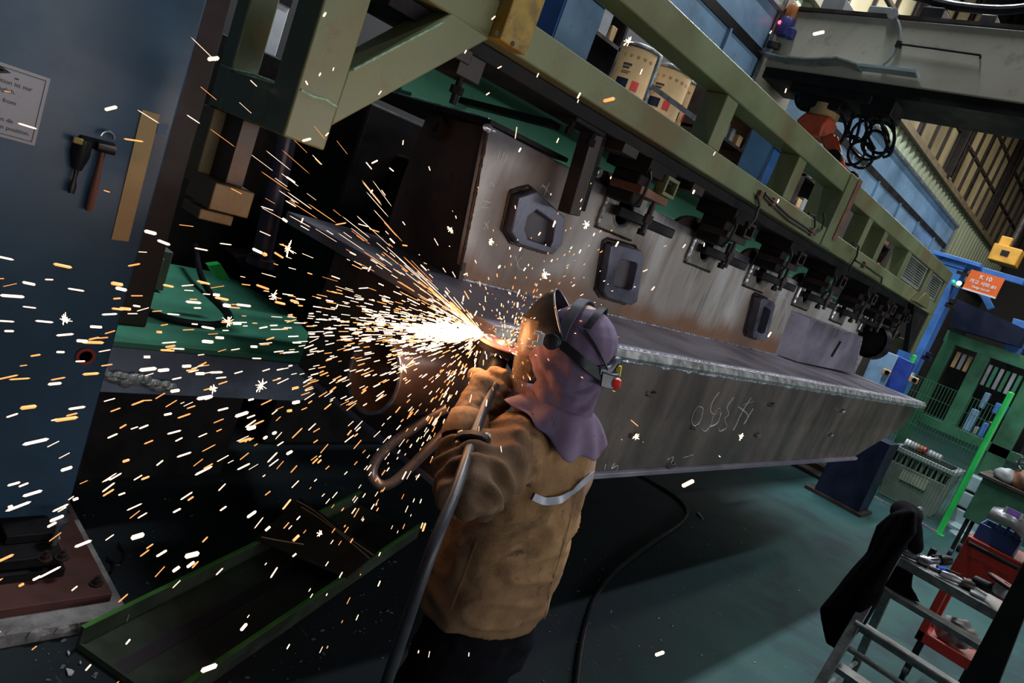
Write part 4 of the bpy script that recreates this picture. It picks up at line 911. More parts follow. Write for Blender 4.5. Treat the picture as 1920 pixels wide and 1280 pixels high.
m = MB(); m.lohi((-5.15, 5.55, zb_ - .08), (-4.35, 7.6, zb_ - .002)); obj('deck', m, M['darksteel'], pf)
for (x_, y_) in ((-5.05, 5.62), (-4.45, 5.62), (-5.05, 7.5), (-4.45, 7.5)):
    m = MB(); m.lohi((x_ - .05, y_ - .05, 0), (x_ + .05, y_ + .05, zb_ - .08)); obj('leg', m, M['darksteel'], pf)
rl = thing('drum_rail', 'pale grey steel rail frame in front of the tan drums', 'rail', tuple(at(1225, 180, y=5.62)))
def yp(u, v_, y): return at(u, v_, y=y)
m = MB(); m.beam(yp(1238, 108, 5.62), yp(1204, 205, 5.62), .04, .03); obj('upright', m, M['alu'], rl); e_ = yp(1204, 205, 5.62); m = MB(); m.lohi((e_.x - .02, e_.y - .02, 0), (e_.x + .02, e_.y + .02, e_.z + .02)); obj('leg', m, M['alu'], rl)
m = MB(); m.beam(yp(1222, 162, 5.62), yp(1304, 222, 5.62), .025, .045); obj('crossbar', m, M['alu'], rl)
fr = thing('panel_stand', 'grey square steel frame standing left of the tan drums', 'frame', tuple(yp(1150, 120, 6.2)))
o_ = [yp(u, v_, 6.2) for u, v_ in ((1150, 78), (1185, 98), (1160, 160), (1118, 138))]; i_ = shrink(o_, .72); m = MB(); m.frame(o_, i_, (0, .06, 0)); obj('frame', m, M['alu'], fr)
m = MB(); m.prism([p_ + V((0, .05, 0)) for p_ in shrink(o_, .8)], (0, .1, 0)); obj('panel', m, M['grey'], fr)
low = min(o_, key=lambda p_: p_.z); m = MB(); m.lohi((low.x - .03, low.y, 0), (low.x + .03, low.y + .06, low.z + .1)); obj('stand', m, M['alu'], fr)
# blue boxes and shelves behind
def bluebox(name, pts, x, dep, lab, two):
    o = thing(name, lab, 'cabinet', tuple(at(*pts[0], x=x)))
    q = [at(u, v_, x=x) for u, v_ in pts]; y0 = min(p.y for p in q); y1 = max(p.y for p in q); z0 = min(p.z for p in q); z1 = max(p.z for p in q)
    m = MB(); m.lohi((x - dep, y0, z0 - .3), (x, y1, z1 + .3)); obj('body', m, M['brightblue' if two else 'blue'], o, .006)
    zc = (z0 + z1) / 2; m = MB(); m.lohi((x, y0 + .01, z0 - .28), (x + .012, y1 - .01, z1 + .28)); obj('door', m, M['skyblue'] if two else M['brightblue'], o, .004); return o
bluebox('blue_cabinet', ((1045, 40), (1125, 30), (1100, 110), (1060, 60)), -3.6, .8, 'mid blue steel cabinet behind the gantry, left of the tan drums', True)
bluebox('blue_cabinet', ((1440, 300), (1468, 305), (1450, 335), (1452, 290)), -3.6, .45, 'dark blue steel cabinet behind the gantry, right of the tan drums', False)
for (u, v_, lab) in ((1112, 85, 'dark shelf stacked with small parts beside the mid blue cabinet'), (1520, 355, 'dark shelf stacked with small parts behind the middle gantry posts'), (1360, 285, 'dark shelf of grey parts behind the first slim gantry post'), (1655, 470, 'dark shelf of grey parts behind the far gantry posts')):
    p = at(u, v_, x=-3.9 if u == 1360 else -4.3); s_ = thing('parts_shelf', lab, 'shelf', tuple(p))
    m = MB()
    for k in range(4): m.lohi((p.x - .4, p.y - .35, p.z - .75 + k * .42), (p.x, p.y + .35, p.z - .72 + k * .42))
    for a_ in (-.35, .33): m.lohi((p.x - .4, p.y + a_, 0), (p.x, p.y + a_ + .03, p.z + .75))
    obj('shelving', m, M['darksteel'], s_)
    for k in range(3):
        for j in range(4):
            h_ = random.uniform(.08, .25); m = MB(); m.lohi((p.x - .25, p.y - .32 + j * .17, p.z - .72 + k * .42), (p.x - .03, p.y - .32 + j * .17 + random.uniform(.06, .14), p.z - .72 + k * .42 + h_))
            obj('stored_part', m, random.choice([M['grey'], M['darksteel'], M['ruststeel'], M['tan']]), s_, .006)
# ------------------------------------------------------------------ blue runway girder
gx = -3.05
bg2 = thing('runway_girder', 'long pale blue overhead runway girder with a dark rail line', 'girder', (gx, 8, 3.4))
m = MB(); m.lohi((gx - .5, 3.0, 3.72), (gx, 12.45, 4.02)); obj('upper_web', m, M['skyblue'], bg2, .004)
m = MB(); m.lohi((gx - .5, 3.0, 3.45), (gx, 12.3, 3.66)); obj('lower_web', m, M['skyblue'], bg2, .004)
m = MB(); m.lohi((gx - .48, 3.0, 3.655), (gx + .015, 12.4, 3.725)); obj('dark_rail', m, M['black'], bg2)
m = MB(); m.lohi((gx - .55, 3.0, 4.02), (gx + .05, 12.5, 4.05)).lohi((gx - .5, 3.0, 3.42), (gx + .05, 12.3, 3.45)); obj('flanges', m, M['alu'], bg2)
for k in range(9):
    m = MB(); y0 = 3.6 + k; m.lohi((gx, y0, 3.45), (gx + .03, y0 + .02, 3.66)); obj('stiffener', m, M['skyblue'], bg2)
ep = obj('end_plate', MB().lohi((gx - .52, 12.45, 3.4), (gx + .03, 12.48, 4.06)), M['grey'], bg2)
# ------------------------------------------------------------------ crane cross beam with the robot
cy = 5.2
cb = thing('crane_beam', 'large beige crane cross beam spanning overhead at the upper right', 'crane', (-1.5, cy, 3.5))
m = MB(); m.lohi((-3.0, cy, 3.63), (1.2, cy + .5, 4.06)); obj('box_beam', m, M['beige'], cb, .006)
m = MB(); m.lohi((-3.0, cy - .02, 4.06), (1.2, cy + .52, 4.085)); obj('top_flange', m, M['darksteel'], cb)
m = MB(); m.lohi((-3.0, cy + .02, 3.55), (1.2, cy + .48, 3.63)); obj('lower_flange', m, M['black'], cb)
m = MB(); m.lohi((-3.16, cy - .04, 3.45), (-3.0, cy + .6, 4.15)); obj('end_carriage', m, M['beige'], cb, .004)
m = MB(); m.beam((-3.02, cy - .05, 3.40), (-3.02, cy - .05, 4.2), .02, .02); m.beam((-3.1, cy - .06, 3.72), (-2.95, cy - .06, 3.72), .03, .03); obj('carriage_rod', m, M['alu'], cb)
m = MB(); m.box((-2.97, cy - .05, 3.77), (.09, .06, .05)); obj('limit_switch', m, M['darksteel'], cb, .005)
p = at(1472, 52, y=cy - .03); wl_ = obj('warning_lamp', MB().lathe([(.048, -.06), (.054, -.045), (.054, .05), (.045, .07)], p, (0, 0, 1), 18), paint('navy_lamp_body', (.03, .03, .16), .4), cb)
m = MB(); m.lathe([(.040, .07), (.042, .075), (.042, .155), (.034, .17)], p, n=18); obj('amber_dome', m, paint('amber_dome', (.45, .16, .05), .3), wl_)
m = MB(); m.sph(p + V((-.035, -.045, .018)), .014, n=10, m=6); obj('red_light', m, glow('red_lamp_light', (1, .05, .08), 6), wl_)
m = MB(); m.box(p + V((.065, 0, -.04)), (.05, .07, .07)); obj('lamp_bracket', m, bpy.data.materials['navy_lamp_body'], wl_, .005)
m = MB(); m.tube([at(1685, 82, y=cy - .03), at(1760, 92, y=cy - .03), at(1838, 103, y=cy - .03), at(1838, 108, y=cy)], .008, 8); m.box(at(1685, 84, y=cy - .02), (.03, .04, .04)); obj('conduit', m, M['black'], cb)
m = MB(); m.tube(smooth_path([at(u, v_, y=cy - .02) for u, v_ in ((1672, 25), (1684, 42), (1688, 65), (1682, 92), (1668, 112), (1655, 122))]), .010, 8); obj('cable_loop', m, M['grey'], cb)
m = MB(); m.lathe([(.035, -.02), (.035, .02)], at(1675, 28, y=cy - .02), (0, 1, 0), 16); obj('cable_gland', m, M['grey'], cb)
m = MB(); m.strip([at(u, v_, y=cy - .06) for u, v_ in ((1430, 103), (1470, 113), (1520, 118), (1575, 116), (1612, 128))], V((0, .16, 0)), V((0, 0, .012))); obj('tray_plate', m, M['alu'], cb)
m = MB(); m.strip([at(u, v_, y=cy - .06) for u, v_ in ((1612, 126), (1660, 131), (1720, 139), (1724, 150))], V((0, .10, 0)), V((0, 0, .018))); obj('tray_plate', m, paint('pale_blue_tray', (.30, .38, .40), .4), cb)
for pts in (((1318, 60), (1360, 72), (1410, 92)), ((1322, 78), (1365, 88), (1405, 94)), ((1345, 93), (1380, 94), (1410, 94))):
    m = MB(); m.tube(smooth_path([at(u, v_, y=cy - .08) for u, v_ in pts]), .008, 7); obj('stay_wire', m, M['alu'], cb)
for k in range(10):
    m = MB(); x_ = -2.7 + k * .35; m.box((x_, cy + .2, 4.10 + random.uniform(0, .05)), (random.uniform(.05, .25), .3, random.uniform(.04, .16))); obj('rooftop_gear', m, random.choice([M['black'], M['darksteel'], M['grey']]), cb, .006)
m = MB(); m.tube(smooth_path([(-2.3, cy + .1, 4.3), (-1.9, cy + .1, 4.22), (-1.5, cy + .15, 4.26), (-1.2, cy + .15, 4.45), (-1.1, cy + .2, 4.6)]), .03, 10); obj('cable_hose', m, M['rubber'], cb)
rb = thing('welding_robot', 'orange articulated welding robot hanging below the beige crane beam', 'robot', tuple(at(1540, 215, y=cy + .2)))
ry = cy + .2
def Y(u, v_, dy=0.0): return at(u, v_, y=ry + dy)
m = MB(); p = Y(1580, 185); m.lohi(tuple(p + V((-.36, -.15, -.05))), tuple(p + V((.26, .25, .12)))); m.lohi(tuple(p + V((-.28, -.1, -.12))), tuple(p + V((.05, .2, -.04)))); m.lohi(tuple(p + V((.2, -.12, -.10))), tuple(p + V((.42, .12, .06)))); obj('carriage', m, M['black'], rb, .01)
p = Y(1545, 215); m = MB(); m.lathe([(.11, .06), (.11, -.02), (.095, -.03)], p, n=24); obj('turret_ring', m, M['tan'], rb)
m = MB(); m.loft([[p + V((a * .10, b * .10, -.03)) for a, b in ((-1, -1), (1, -1), (1, 1), (-1, 1))], [p + V((a * .11 - .03, b * .11, -.10)) for a, b in ((-1, -1), (1, -1), (1, 1), (-1, 1))], [p + V((a * .085 - .0, b * .1, -.19)) for a, b in ((-1, -1), (1, -1), (1, 1), (-1, 1))]]); obj('shoulder', m, M['orange'], rb, .015)
m = MB(); a = Y(1552, 255, -.05); b = Y(1572, 318, -.05); m.beam(a, b, .07, .09, (1, 0, 0)); m.beam(a + V((.05, 0, 0)), b + V((.04, 0, -.01)), .05, .05, (1, 0, 0)); obj('upper_arm', m, M['orange'], rb, .015)
m = MB(); m.lathe([(.06, -.07), (.06, .07)], Y(1566, 300, -.05), (0, 1, 0), 20); obj('elbow_motor', m, M['black'], rb)
m = MB(); m.beam(Y(1566, 300), Y(1592, 330), .06, .06, (1, 0, 0)); obj('forearm', m, paint('pink_worn_orange', (.55, .2, .15), .4), rb, .01)
m = MB(); m.sph(Y(1598, 332), .045, n=12, m=8).cyl(Y(1598, 332), Y(1608, 350), .02, n=10); obj('wrist', m, M['black'], rb)
hcoil = [((1490, 165), (1498, 185), (1520, 205), (1545, 200)), ((1488, 160), (1510, 160), (1540, 168))]
for c_, r_ in (((1596, 282), 26), ((1614, 290), 24), ((1640, 270), 24), ((1650, 258), 28), ((1612, 240), 22), ((1630, 262), 36), ((1512, 186), 20)):
    m = MB(); m.tube([Y(c_[0] + r_ * math.cos(q_ * .3307 + .4), c_[1] + r_ * 1.05 * math.sin(q_ * .3307 + .4), random.uniform(-.06, .02)) for q_ in range(20)], .011, 8); obj('hose_coil', m, M['rubber'], rb)
for pts in (((1640, 190), (1655, 240), (1668, 290)), ((1600, 210), (1590, 245), (1572, 275), (1560, 300)), ((1615, 215), (1608, 250), (1600, 268)), ((1660, 200), (1676, 240), (1672, 285), (1655, 295)), ((1622, 200), (1626, 250), (1640, 280)), ((1575, 210), (1586, 240), (1576, 268))):
    m = MB(); m.tube(smooth_path([Y(u, v_, -.03) for u, v_ in pts]), .011, 8); obj('hanging_hose', m, M['rubber'], rb)
# ------------------------------------------------------------------ far end
bp = thing('support_post', 'bright blue steel post carrying the end of the blue girder', 'post', (-2.52, 11.1, 0))
m = MB(); m.lohi((-2.66, 11.0, 0), (-2.37, 11.3, 3.35)); obj('post', m, M['brightblue'], bp, .006)
m = MB(); m.lohi((-3.3, 11.0, 3.27 - .02), (-2.37, 11.3, 3.27)); m.lohi((-2.8, 10.95, 3.35), (-2.2, 11.35, 3.40)); obj('head_plate', m, M['brightblue'], bp, .004)
m = MB(); m.prism([(-2.37, 11.1, 3.3), (-1.7, 11.1, 3.3), (-1.7, 11.1, 3.38), (-2.37, 11.1, 3.38)], (0, .12, 0)); m.beam((-2.3, 11.16, 3.3), (-1.9, 11.16, 2.9), .08, .08); obj('bracket', m, M['brightblue'], bp, .004)
for k, (u, v_) in enumerate(((1782, 573), (1738, 672), (1706, 650 + 60))):
    p = at(u, v_, y=10.97); m = MB(); m.lohi(tuple(p + V((-.06, -.04, -.03))), tuple(p + V((.06, .03, .03)))); m.lohi(tuple(p + V((-.03, -.06, .03))), tuple(p + V((.03, .0, .09)))); obj('junction_box', m, [M['black'], M['navy'], M['white']][k], bp, .004)
sy = 10.85
sa, sb_, sc_, sd_ = (at(u, v_, y=sy) for u, v_ in ((1817, 505), (1884, 521), (1869, 556), (1808, 541)))
sg2 = thing('orange_sign', 'small orange sign board with white lettering beside the green lamp', 'sign', tuple((sa + sc_) / 2))
xl, xr, zt2, zb2 = (sa.x + sd_.x) / 2, (sb_.x + sc_.x) / 2, (sa.z + sb_.z) / 2, (sc_.z + sd_.z) / 2
m = MB(); m.lohi((xl, sy, zb2), (xr, sy + .02, zt2)); obj('board', m, paint('orange_board', (.78, .13, .02), .5, 0, .05), sg2)
m = MB(); m.lohi((xl, sy - .005, zb2 - .02), (xr, sy + .03, zb2)); obj('white_edge', m, M['white'], sg2)
m = MB(); m.lohi((xl - .15, sy + .02, zt2 - .1), (xl + .1, sy + .05, zt2 - .06)); obj('bracket_arm', m, M['black'], sg2)
hh = zt2 - zb2; wmid = (xl + xr) / 2; whm = paint('white_lettering', (.8, .8, .8), .6)
for t_, s_, f_ in (('K 10', .30, .66), ('카고 서브 #1', .24, .36), ('Cargo Sub #1', .15, .14)):
    text_mesh(t_, hh * s_, (wmid, sy - .003, zb2 + hh * f_), (1, 0, 0), (0, 0, 1), whm, 'lettering', sg2, 'CENTER', bold=.001)
p = at(1798, 531, y=sy); gl2 = thing('green_lamp', 'glowing green signal lamp on the blue post', 'lamp', tuple(p))
m = MB(); m.sph(p, .032, n=16, m=10); obj('lens', m, glow('green_lamp_light', (.25, 1, .55), 5), gl2)
m = MB(); m.sph(p + V((-.07, 0, 0)), .024, n=12, m=8); obj('lens', m, glow('dim_green_light', (.03, .55, .25), .6), gl2)
m = MB(); m.lathe([(.02, -.06), (.02, -.03)], p, n=10); m.lohi(tuple(p + V((-.1, .01, -.045))), tuple(p + V((.03, .15, -.03)))); obj('base', m, M['grey'], gl2)
# pale blue and blue panels behind the far flange
def panel(name, pts, y, mat, lab, cat, d=.12):
    q = [at(u, v_, y=y) for u, v_ in pts]; m = MB(); m.prism(q, (0, d, 0)); return tag(obj(name, m, mat, None, .005), lab, cat)
panel('pale_panel', ((1642, 650), (1684, 667), (1655, 728), (1615, 712)), 10.2, M['skyblue'], 'pale blue panel behind the far end of the girder', 'panel')
panel('blue_board', ((1684, 667), (1712, 680), (1688, 742), (1656, 728)), 10.25, paint('deep_blue', (.02, .05, .28), .4), 'deep blue board beside the pale panel at the far end', 'board')
for (u, v_, lab) in ((1662, 698, 'small cream wall socket on the pale blue panel'), (1713, 712, 'small cream wall socket on the blue post beside the green fence')):
    p = at(u, v_, y=10.15); o = thing('wall_socket', lab, 'socket', tuple(p)); m = MB(); m.box(p, (.10, .06, .08)); obj('body', m, M['tan'], o, .008); m = MB(); m.lathe([(.03, 0), (.03, .03), (.02, .03), (.02, .01)], p + V((.02, -.03, 0)), (0, -1, 0), 12); obj('outlet', m, M['black'], o)
m = MB(); q = [at(u, v_, y=11.9) for u, v_ in ((1795, 560), (1925, 618), (1910, 650), (1780, 612))]; m.prism(q, (0, .3, 0)); tag(obj('overhead_duct', m, M['navy'], None), 'wide dark navy duct above the green rack', 'duct')
m = MB(); q = [at(u, v_, y=12.1) for u, v_ in ((1900, 596), (1935, 606), (1900, 680), (1878, 668))]; m.prism(q, (0, .3, 0)); tag(obj('far_post', m, M['brightblue'], None, .004), 'short blue post behind the navy duct and green rack', 'post')
# green rack
rk = thing('green_rack', 'dark green open rack frame with hanging plates behind the mesh fence', 'rack', (-1.8, 12, 0))
RG = M['dkgreen']; yy = 12.0
def rbar(n_, x0, x1, z0, z1, d=.12): m = MB(); m.lohi((x0, yy, z0), (x1, yy + d, z1)); obj(n_, m, RG, rk, .005)
rbar('top_rail', -2.42, -.7, 2.33, 2.50); rbar('bottom_rail', -2.25, -.7, 1.10, 1.24)
rbar('upright', -2.40, -2.25, .0, 2.33); rbar('upright', -1.95, -1.78, 1.24, 2.33); rbar('upright', -1.30, -1.06, 0, 2.33)
m = MB(); m.lohi((-2.3, yy + .5, 1.1), (-1.0, yy + .55, 2.4)); obj('back_sheet', m, M['black'], rk)
for k in range(3):
    m = MB(); m.lohi((-2.20 + k * .08, yy + .1, 2.02), (-2.15 + k * .08, yy + .14, 2.26)); obj('hanging_plate', m, random.choice([M['tan'], M['grey']]), rk)
for k in range(6):
    m = MB(); m.lohi((-1.76 + k * .075, yy + .06, 1.93), (-1.715 + k * .075, yy + .12, 2.24)); obj('hanging_plate', m, [M['grey'], M['teal'], M['grey'], M['dkgreen'], M['grey'], M['teal']][k], rk)
for (x_, z_, w_, h_, mt) in ((-1.62, 1.62, .07, .24, 'skyblue'), (-1.66, 1.24, .10, .34, 'skyblue'), (-1.40, 1.62, .16, .16, 'brightblue'), (-1.47, 1.24, .07, .22, 'brightblue'), (-1.38, 1.3, .07, .1, 'brightblue'), (-1.42, 1.47, .06, .03, 'yellow'), (-1.46, 1.40, .06, .03, 'yellow'), (-1.55, 1.24, .05, .12, 'grey')):
    m = MB(); m.lohi((x_ - w_ / 2, yy + .08, z_), (x_ + w_ / 2, yy + .2, z_ + h_)); tag(obj('stored_tool', m, M[mt], rk, .012))
# mesh fence
fe = thing('mesh_fence', 'bright green round posts carrying a thin green wire mesh fence', 'fence', (-1.8, 10.6, 0))
fa, fb = V((-2.41, 10.89, 0)), V((-1.2, 10.58, 0))
for p_, z_ in ((fb, 1.97), (V((-2.42, 10.9, 0)), 1.98)):
    m = MB(); m.lathe([(.07, 0), (.07, .01), (.036, .012), (.036, z_), (.028, z_ + .01)], p_, n=16); obj('post', m, M['fencegreen'], fe)
m = MB(); dv = (fb - fa); nl = 30
for k in range(1, nl): p_ = fa + dv * (k / nl); m.beam(p_ + V((0, 0, .1)), p_ + V((0, 0, 1.75)), .006, .006, (1, 0, 0))
for k in range(9): m.beam(fa + V((0, 0, .1 + k * .206)), fb + V((0, 0, .1 + k * .206)), .006, .006)
w_ = obj('wire_mesh', m, M['dkgreen'], fe); w_['kind'] = 'stuff'
m = MB(); m.beam(fa + V((-.0, -.05, .015)), fb + V((0, -.05, .015)), .03, .03); obj('floor_rail', m, M['alu'], fe)
# grey plastic bin with slots
bn = thing('slotted_bin', 'grey green plastic bin with a row of slots under its rim behind the fence', 'bin', (-1.8, 11.4, 0))
BM = paint('grey_green_plastic', (.16, .17, .145), .55, 0, .15, 4, (.08, .08, .07), .5)
m = MB(); m.loft([[V(p) for p in ((-2.14, 11.22, .0), (-1.48, 11.22, .0), (-1.48, 11.8, .0), (-2.14, 11.8, .0))], [V(p) for p in ((-2.2, 11.18, .52), (-1.44, 11.18, .52), (-1.44, 11.85, .52), (-2.2, 11.85, .52))]]); obj('body', m, BM, bn, .01)
for k in range(12):
    x_ = -2.2 + k * .0675; m = MB(); m.lohi((x_, 11.185, .52), (x_ + .022, 11.84, .68)); obj('slot_bar', m, BM, bn)
m = MB(); m.lohi((-2.18, 11.26, .5), (-1.46, 11.3, .7)); obj('liner', m, M['black'], bn)
m = MB(); m.frame([(-2.24, 11.14, .68), (-1.40, 11.14, .68), (-1.40, 11.9, .68), (-2.24, 11.9, .68)], [(-2.17, 11.21, .68), (-1.47, 11.21, .68), (-1.47, 11.83, .68), (-2.17, 11.83, .68)], (0, 0, .06)); obj('rim', m, M['grey'], bn, .006)
m = MB(); m.lohi((-1.98, 11.165, .33), (-1.64, 11.19, .47)); obj('label_plate', m, paint('yellow_grey_label', (.26, .26, .19), .6), bn)
lo = MB()
def junk(name, c, s, mt, lab, cat, shape='box'):
    m = MB()
    if shape == 'box': m.box(c, s, Matrix.Rotation(random.uniform(-.5, .5), 3, 'Z'))
    elif shape == 'roll': m.cyl(V(c) - V((s[0] / 2, 0, 0)), V(c) + V((s[0] / 2, 0, 0)), s[2] / 2, n=14)
    else: m.sph(c, [k / 2 for k in s], n=12, m=8)
    return tag(obj(name, m, M[mt], None, .008), lab, cat)
# things lying in and behind the bin
for k, (u, v_, mt, lab) in enumerate(((1730, 815, 'tan', 'tan roll of rag lying above the grey bin'), (1742, 806, 'red', 'small red can above the grey bin'), (1712, 830, 'white', 'small white bottle above the grey bin'), (1765, 830, 'grey', 'grey pipe offcut above the grey bin'))):
    p = at(u, v_, y=11.5); p.z = .80 if k != 3 else .79; junk(['rag_roll', 'can', 'bottle', 'pipe_offcut'][k], p, (.18, .1, .12), mt, lab, ['rag', 'can', 'bottle', 'pipe'][k], 'roll')
m = MB(); m.lohi((-2.1, 11.3, .70), (-1.5, 11.8, .745)); tag(obj('bin_contents_tray', m, M['black']), 'black tray of oddments resting in the grey bin', 'tray')
# green box cart at the right edge with a heap on it
gc = thing('green_trolley', 'dark green sheet metal trolley box on castors beside the mesh fence post', 'trolley', (-.6, 9.7, 0))
m = MB(); m.lohi((-.95, 9.5, .50), (.0, 10.2, 1.0)); obj('body', m, paint('bottle_green', (.02, .075, .04), .5), gc, .006)
m = MB(); m.lohi((-1.0, 9.45, 1.0), (.05, 10.25, 1.04)); obj('top_tray', m, M['darksteel'], gc, .004)
for x_ in (-.9, -.05):
    for y_ in (9.55, 10.15): m = MB(); m.lohi((x_ - .02, y_ - .02, .10), (x_ + .02, y_ + .02, .5)); obj('leg', m, M['black'], gc)
for x_ in (-.9, -.05):
    for y_ in (9.55, 10.15): m = MB(); m.lathe([(.06, -.02), (.06, .02)], (x_, y_, .06), (1, 0, 0), 14); obj('castor', m, M['rubber'], gc)
heap = [('crumpled_bag', -.78, 9.6, .24, 'grey', 'crumpled pale plastic bag on the green trolley'), ('cable_heap', -.62, 9.62, .30, 'ruststeel', 'brown tangled cable heap on the green trolley'), ('dark_casting', -.42, 9.7, .34, 'black', 'dark rounded casting on the green trolley'), ('yellow_glove', -.5, 9.5, .16, 'yellow', 'yellow rag at the edge of the green trolley')]
for n_, x_, y_, s_, mt, lab in heap:
    mb = MB(); mb.sph((x_, y_, 1.03 + s_ * .32), (s_ * .5, s_ * .45, s_ * .36), n=14, m=10)
    me = fuse(mb, s_ / 14, 1, lambda c, n_2: .03 * mnoise.noise(c * 12)); me.materials.clear(); me.materials.append(M[mt]); tag(obj(n_, me, M[mt]), lab, n_.split('_')[1])
m = MB()
for k in range(4): m.tube(smooth_path([(-.7 + random.uniform(-.1, .2), 9.6 + random.uniform(-.08, .08), 1.22 + random.uniform(0, .2)) for _ in range(5)]), .012, 7)
tag(obj('tangled_hoses', m, M['hosegrey']), 'tangle of grey hoses on top of the trolley heap', 'hose')
for (x_, y_, r_, lab) in ((-1.13, 11.6, .20, 'pale blue grey round lid lying behind the green post'), (-1.0, 11.0, .16, 'pale grey round lid on the floor near the green trolley')):
    m = MB(); m.lathe([(r_, 0), (r_, .04), (r_ * .9, .055), (r_ * .3, .06), (.001, .06)], (x_, y_, .0), n=24); tag(obj('round_lid', m, paint('pale_teal_lid', (.20, .28, .29), .5)), lab, 'lid')
pc = thing('pallet_stack', 'stack of pale teal crates beyond the green fence post', 'crate', (-1.2, 12.0, 0))
for k in range(3): m = MB(); m.lohi((-1.35, 11.75, .02 + k * .25), (-.9, 12.0, .24 + k * .25)); obj('crate', m, bpy.data.materials['pale_teal_lid'], pc, .02)
hz = thing('yellow_hoist', 'small orange yellow hoist trolley far off under the roof at the right edge', 'hoist', tuple(at(1886, 480, y=17)))
p = at(1886, 480, y=17); m = MB(); m.box(p, (.5, .4, .34)); m.box(p + V((-.1, 0, .25)), (.2, .3, .2)); obj('body', m, paint('hoist_yellow', (.55, .26, .02), .5), hz, .02)
m = MB(); m.box(p + V((0, -.21, .02)), (.14, .03, .1)); obj('cover', m, M['black'], hz)
m = MB(); m.cyl(p + V((0, 0, .2)), V((p.x, p.y, 11.0)), .05, n=10); obj('hanger', m, M['darksteel'], hz)
# floor steel at far end
m = MB(); m.lohi((-3.4, 10.05, 0), (-2.45, 10.4, .05)).lohi((-3.4, 10.4, .0), (-2.6, 10.6, .12)); tag(obj('floor_plate', m, M['darksteel'], None, .004), 'dark steel base plate on the floor under the far girder end', 'plate')
nb_ = thing('navy_block', 'dark navy machine foot below the far end of the girder', 'machine', (-2.2, 9.3, 0))
m = MB(); m.lohi((-2.4, 9.2, 0), (-1.85, 9.6, .93)); obj('block', m, M['navy'], nb_, .01)
m = MB(); m.lohi((-2.5, 9.15, 0), (-1.8, 9.65, .04)); obj('base', m, M['darksteel'], nb_)
# ------------------------------------------------------------------ step ladder with the draped jacket and tools
ly_ = 4.1
ld = thing('step_ladder', 'worn aluminium step ladder with a flat platform at the lower right', 'ladder', (-.35, ly_ + .1, 0))
AL = M['ladder']
x0, x1 = -.585, -.06
def lb(n_, a, b, bev=.003, mt=AL): m = MB(); m.lohi(a, b); return obj(n_, m, mt, ld, bev)
lb('platform', (x0, ly_, .965), (x1, ly_ + .27, .995)); lb('platform_lip', (x0, ly_ - .008, .955), (x1, ly_, 1.0), .002)
for z_, dy in ((.83, -.06), (.62, -.14), (.40, -.22), (.18, -.30)):
    lb('tread', (x0 + .02, ly_ + dy, z_ - .02), (x1 - .02, ly_ + dy + .10, z_)); lb('tread_nosing', (x0 + .02, ly_ + dy - .006, z_ - .025), (x1 - .02, ly_ + dy, z_ + .003), .001)
for z_, dy in ((.635, -.17), (.50, -.17), (.24, -.27)):
    m = MB(); m.cyl((x0, ly_ + dy, z_), (x1, ly_ + dy, z_), .015, n=12); obj('rung_tube', m, AL, ld)
for x_ in (x0, x1):
    m = MB(); m.beam((x_, ly_ + .0, 1.0), (x_, ly_ - .36, .02), .025, .05, (1, 0, 0)); obj('front_rail', m, AL, ld, .003)
    m = MB(); m.beam((x_, ly_ + .25, .98), (x_, ly_ + .55, .02), .025, .045, (1, 0, 0)); obj('rear_rail', m, AL, ld, .003)
    m = MB(); m.lohi((x_ - .025, ly_ - .40, 0), (x_ + .025, ly_ - .32, .05)); m.lohi((x_ - .022, ly_ + .52, 0), (x_ + .022, ly_ + .59, .05)); obj('rubber_feet', m, M['rubber'], ld, .006)
    m = MB(); m.tube([(x_, ly_ - .28, .22), (x_, ly_ + .48, .22)], .012, 8); obj('side_brace', m, AL, ld)
m = MB(); m.tube(smooth_path([(x0, ly_ + .24, .98), (x0 - .02, ly_ + .22, 1.2), (x0 - .02, ly_ + .12, 1.235), (x0 - .02, ly_ - .02, 1.19), (x0, ly_ + .0, .99)]), .014, 10); obj('hand_rail', m, AL, ld)
# dark upright in the corner
m = MB(); q = [at(u, v_, y=3.62) for u, v_ in ((1926, 1040), (1960, 1060), (1925, 1300))] + [at(1792, 1300, y=3.5)]; zb0 = q[2].z; q[2].z = q[3].z = 0.0; m.prism([V((p_.x, 3.62, p_.z)) for p_ in q], (0, .03, 0)); tag(obj('dark_board', m, M['black'], None, .004), 'black upright board leaning against the right side of the step ladder', 'board')
# jacket draped over the hand rail
jm = MB()
prof = [((1690, 945), (1722, 1028), 4.16), ((1700, 940), (1716, 950), 4.12)]
L_ = [(1668, 962), (1642, 985), (1622, 1035), (1600, 1060), (1570, 1098), (1535, 1140), (1541, 1168), (1549, 1206)]
R_2 = [(1716, 958), (1716, 1000), (1700, 1020), (1682, 1050), (1664, 1085), (1645, 1130), (1622, 1170), (1576, 1222)]
rg = []
for i, (a, b) in enumerate(zip(L_, R_2)):
    row = []; n_ = 14
    pa, pb = at(*a, y=3.99), at(*b, y=3.99)
    for k in range(n_ + 1):
        t_ = k / n_; p = pa.lerp(pb, t_); p.y += -.018 * math.sin(math.pi * t_) + .012 * math.sin(t_ * 11 + i * .5); row.append(p)
    for k in range(n_, -1, -1):
        t_ = k / n_; p = pa.lerp(pb, t_); p.y += .05 + .02 * math.sin(math.pi * t_); row.append(p)
    rg.append(row)
topp = at(1700, 942, y=4.08); row0 = [topp.lerp(p, .55) + V((0, .02, .0)) for p in rg[0]]; row00 = [topp.lerp(p, .15) + V((0, .03, .0)) for p in rg[0]]
jm.loft([row00, row0] + rg)
jk = thing('draped_jacket', 'black work jacket draped over the left rail of the step ladder', 'jacket', tuple(topp))
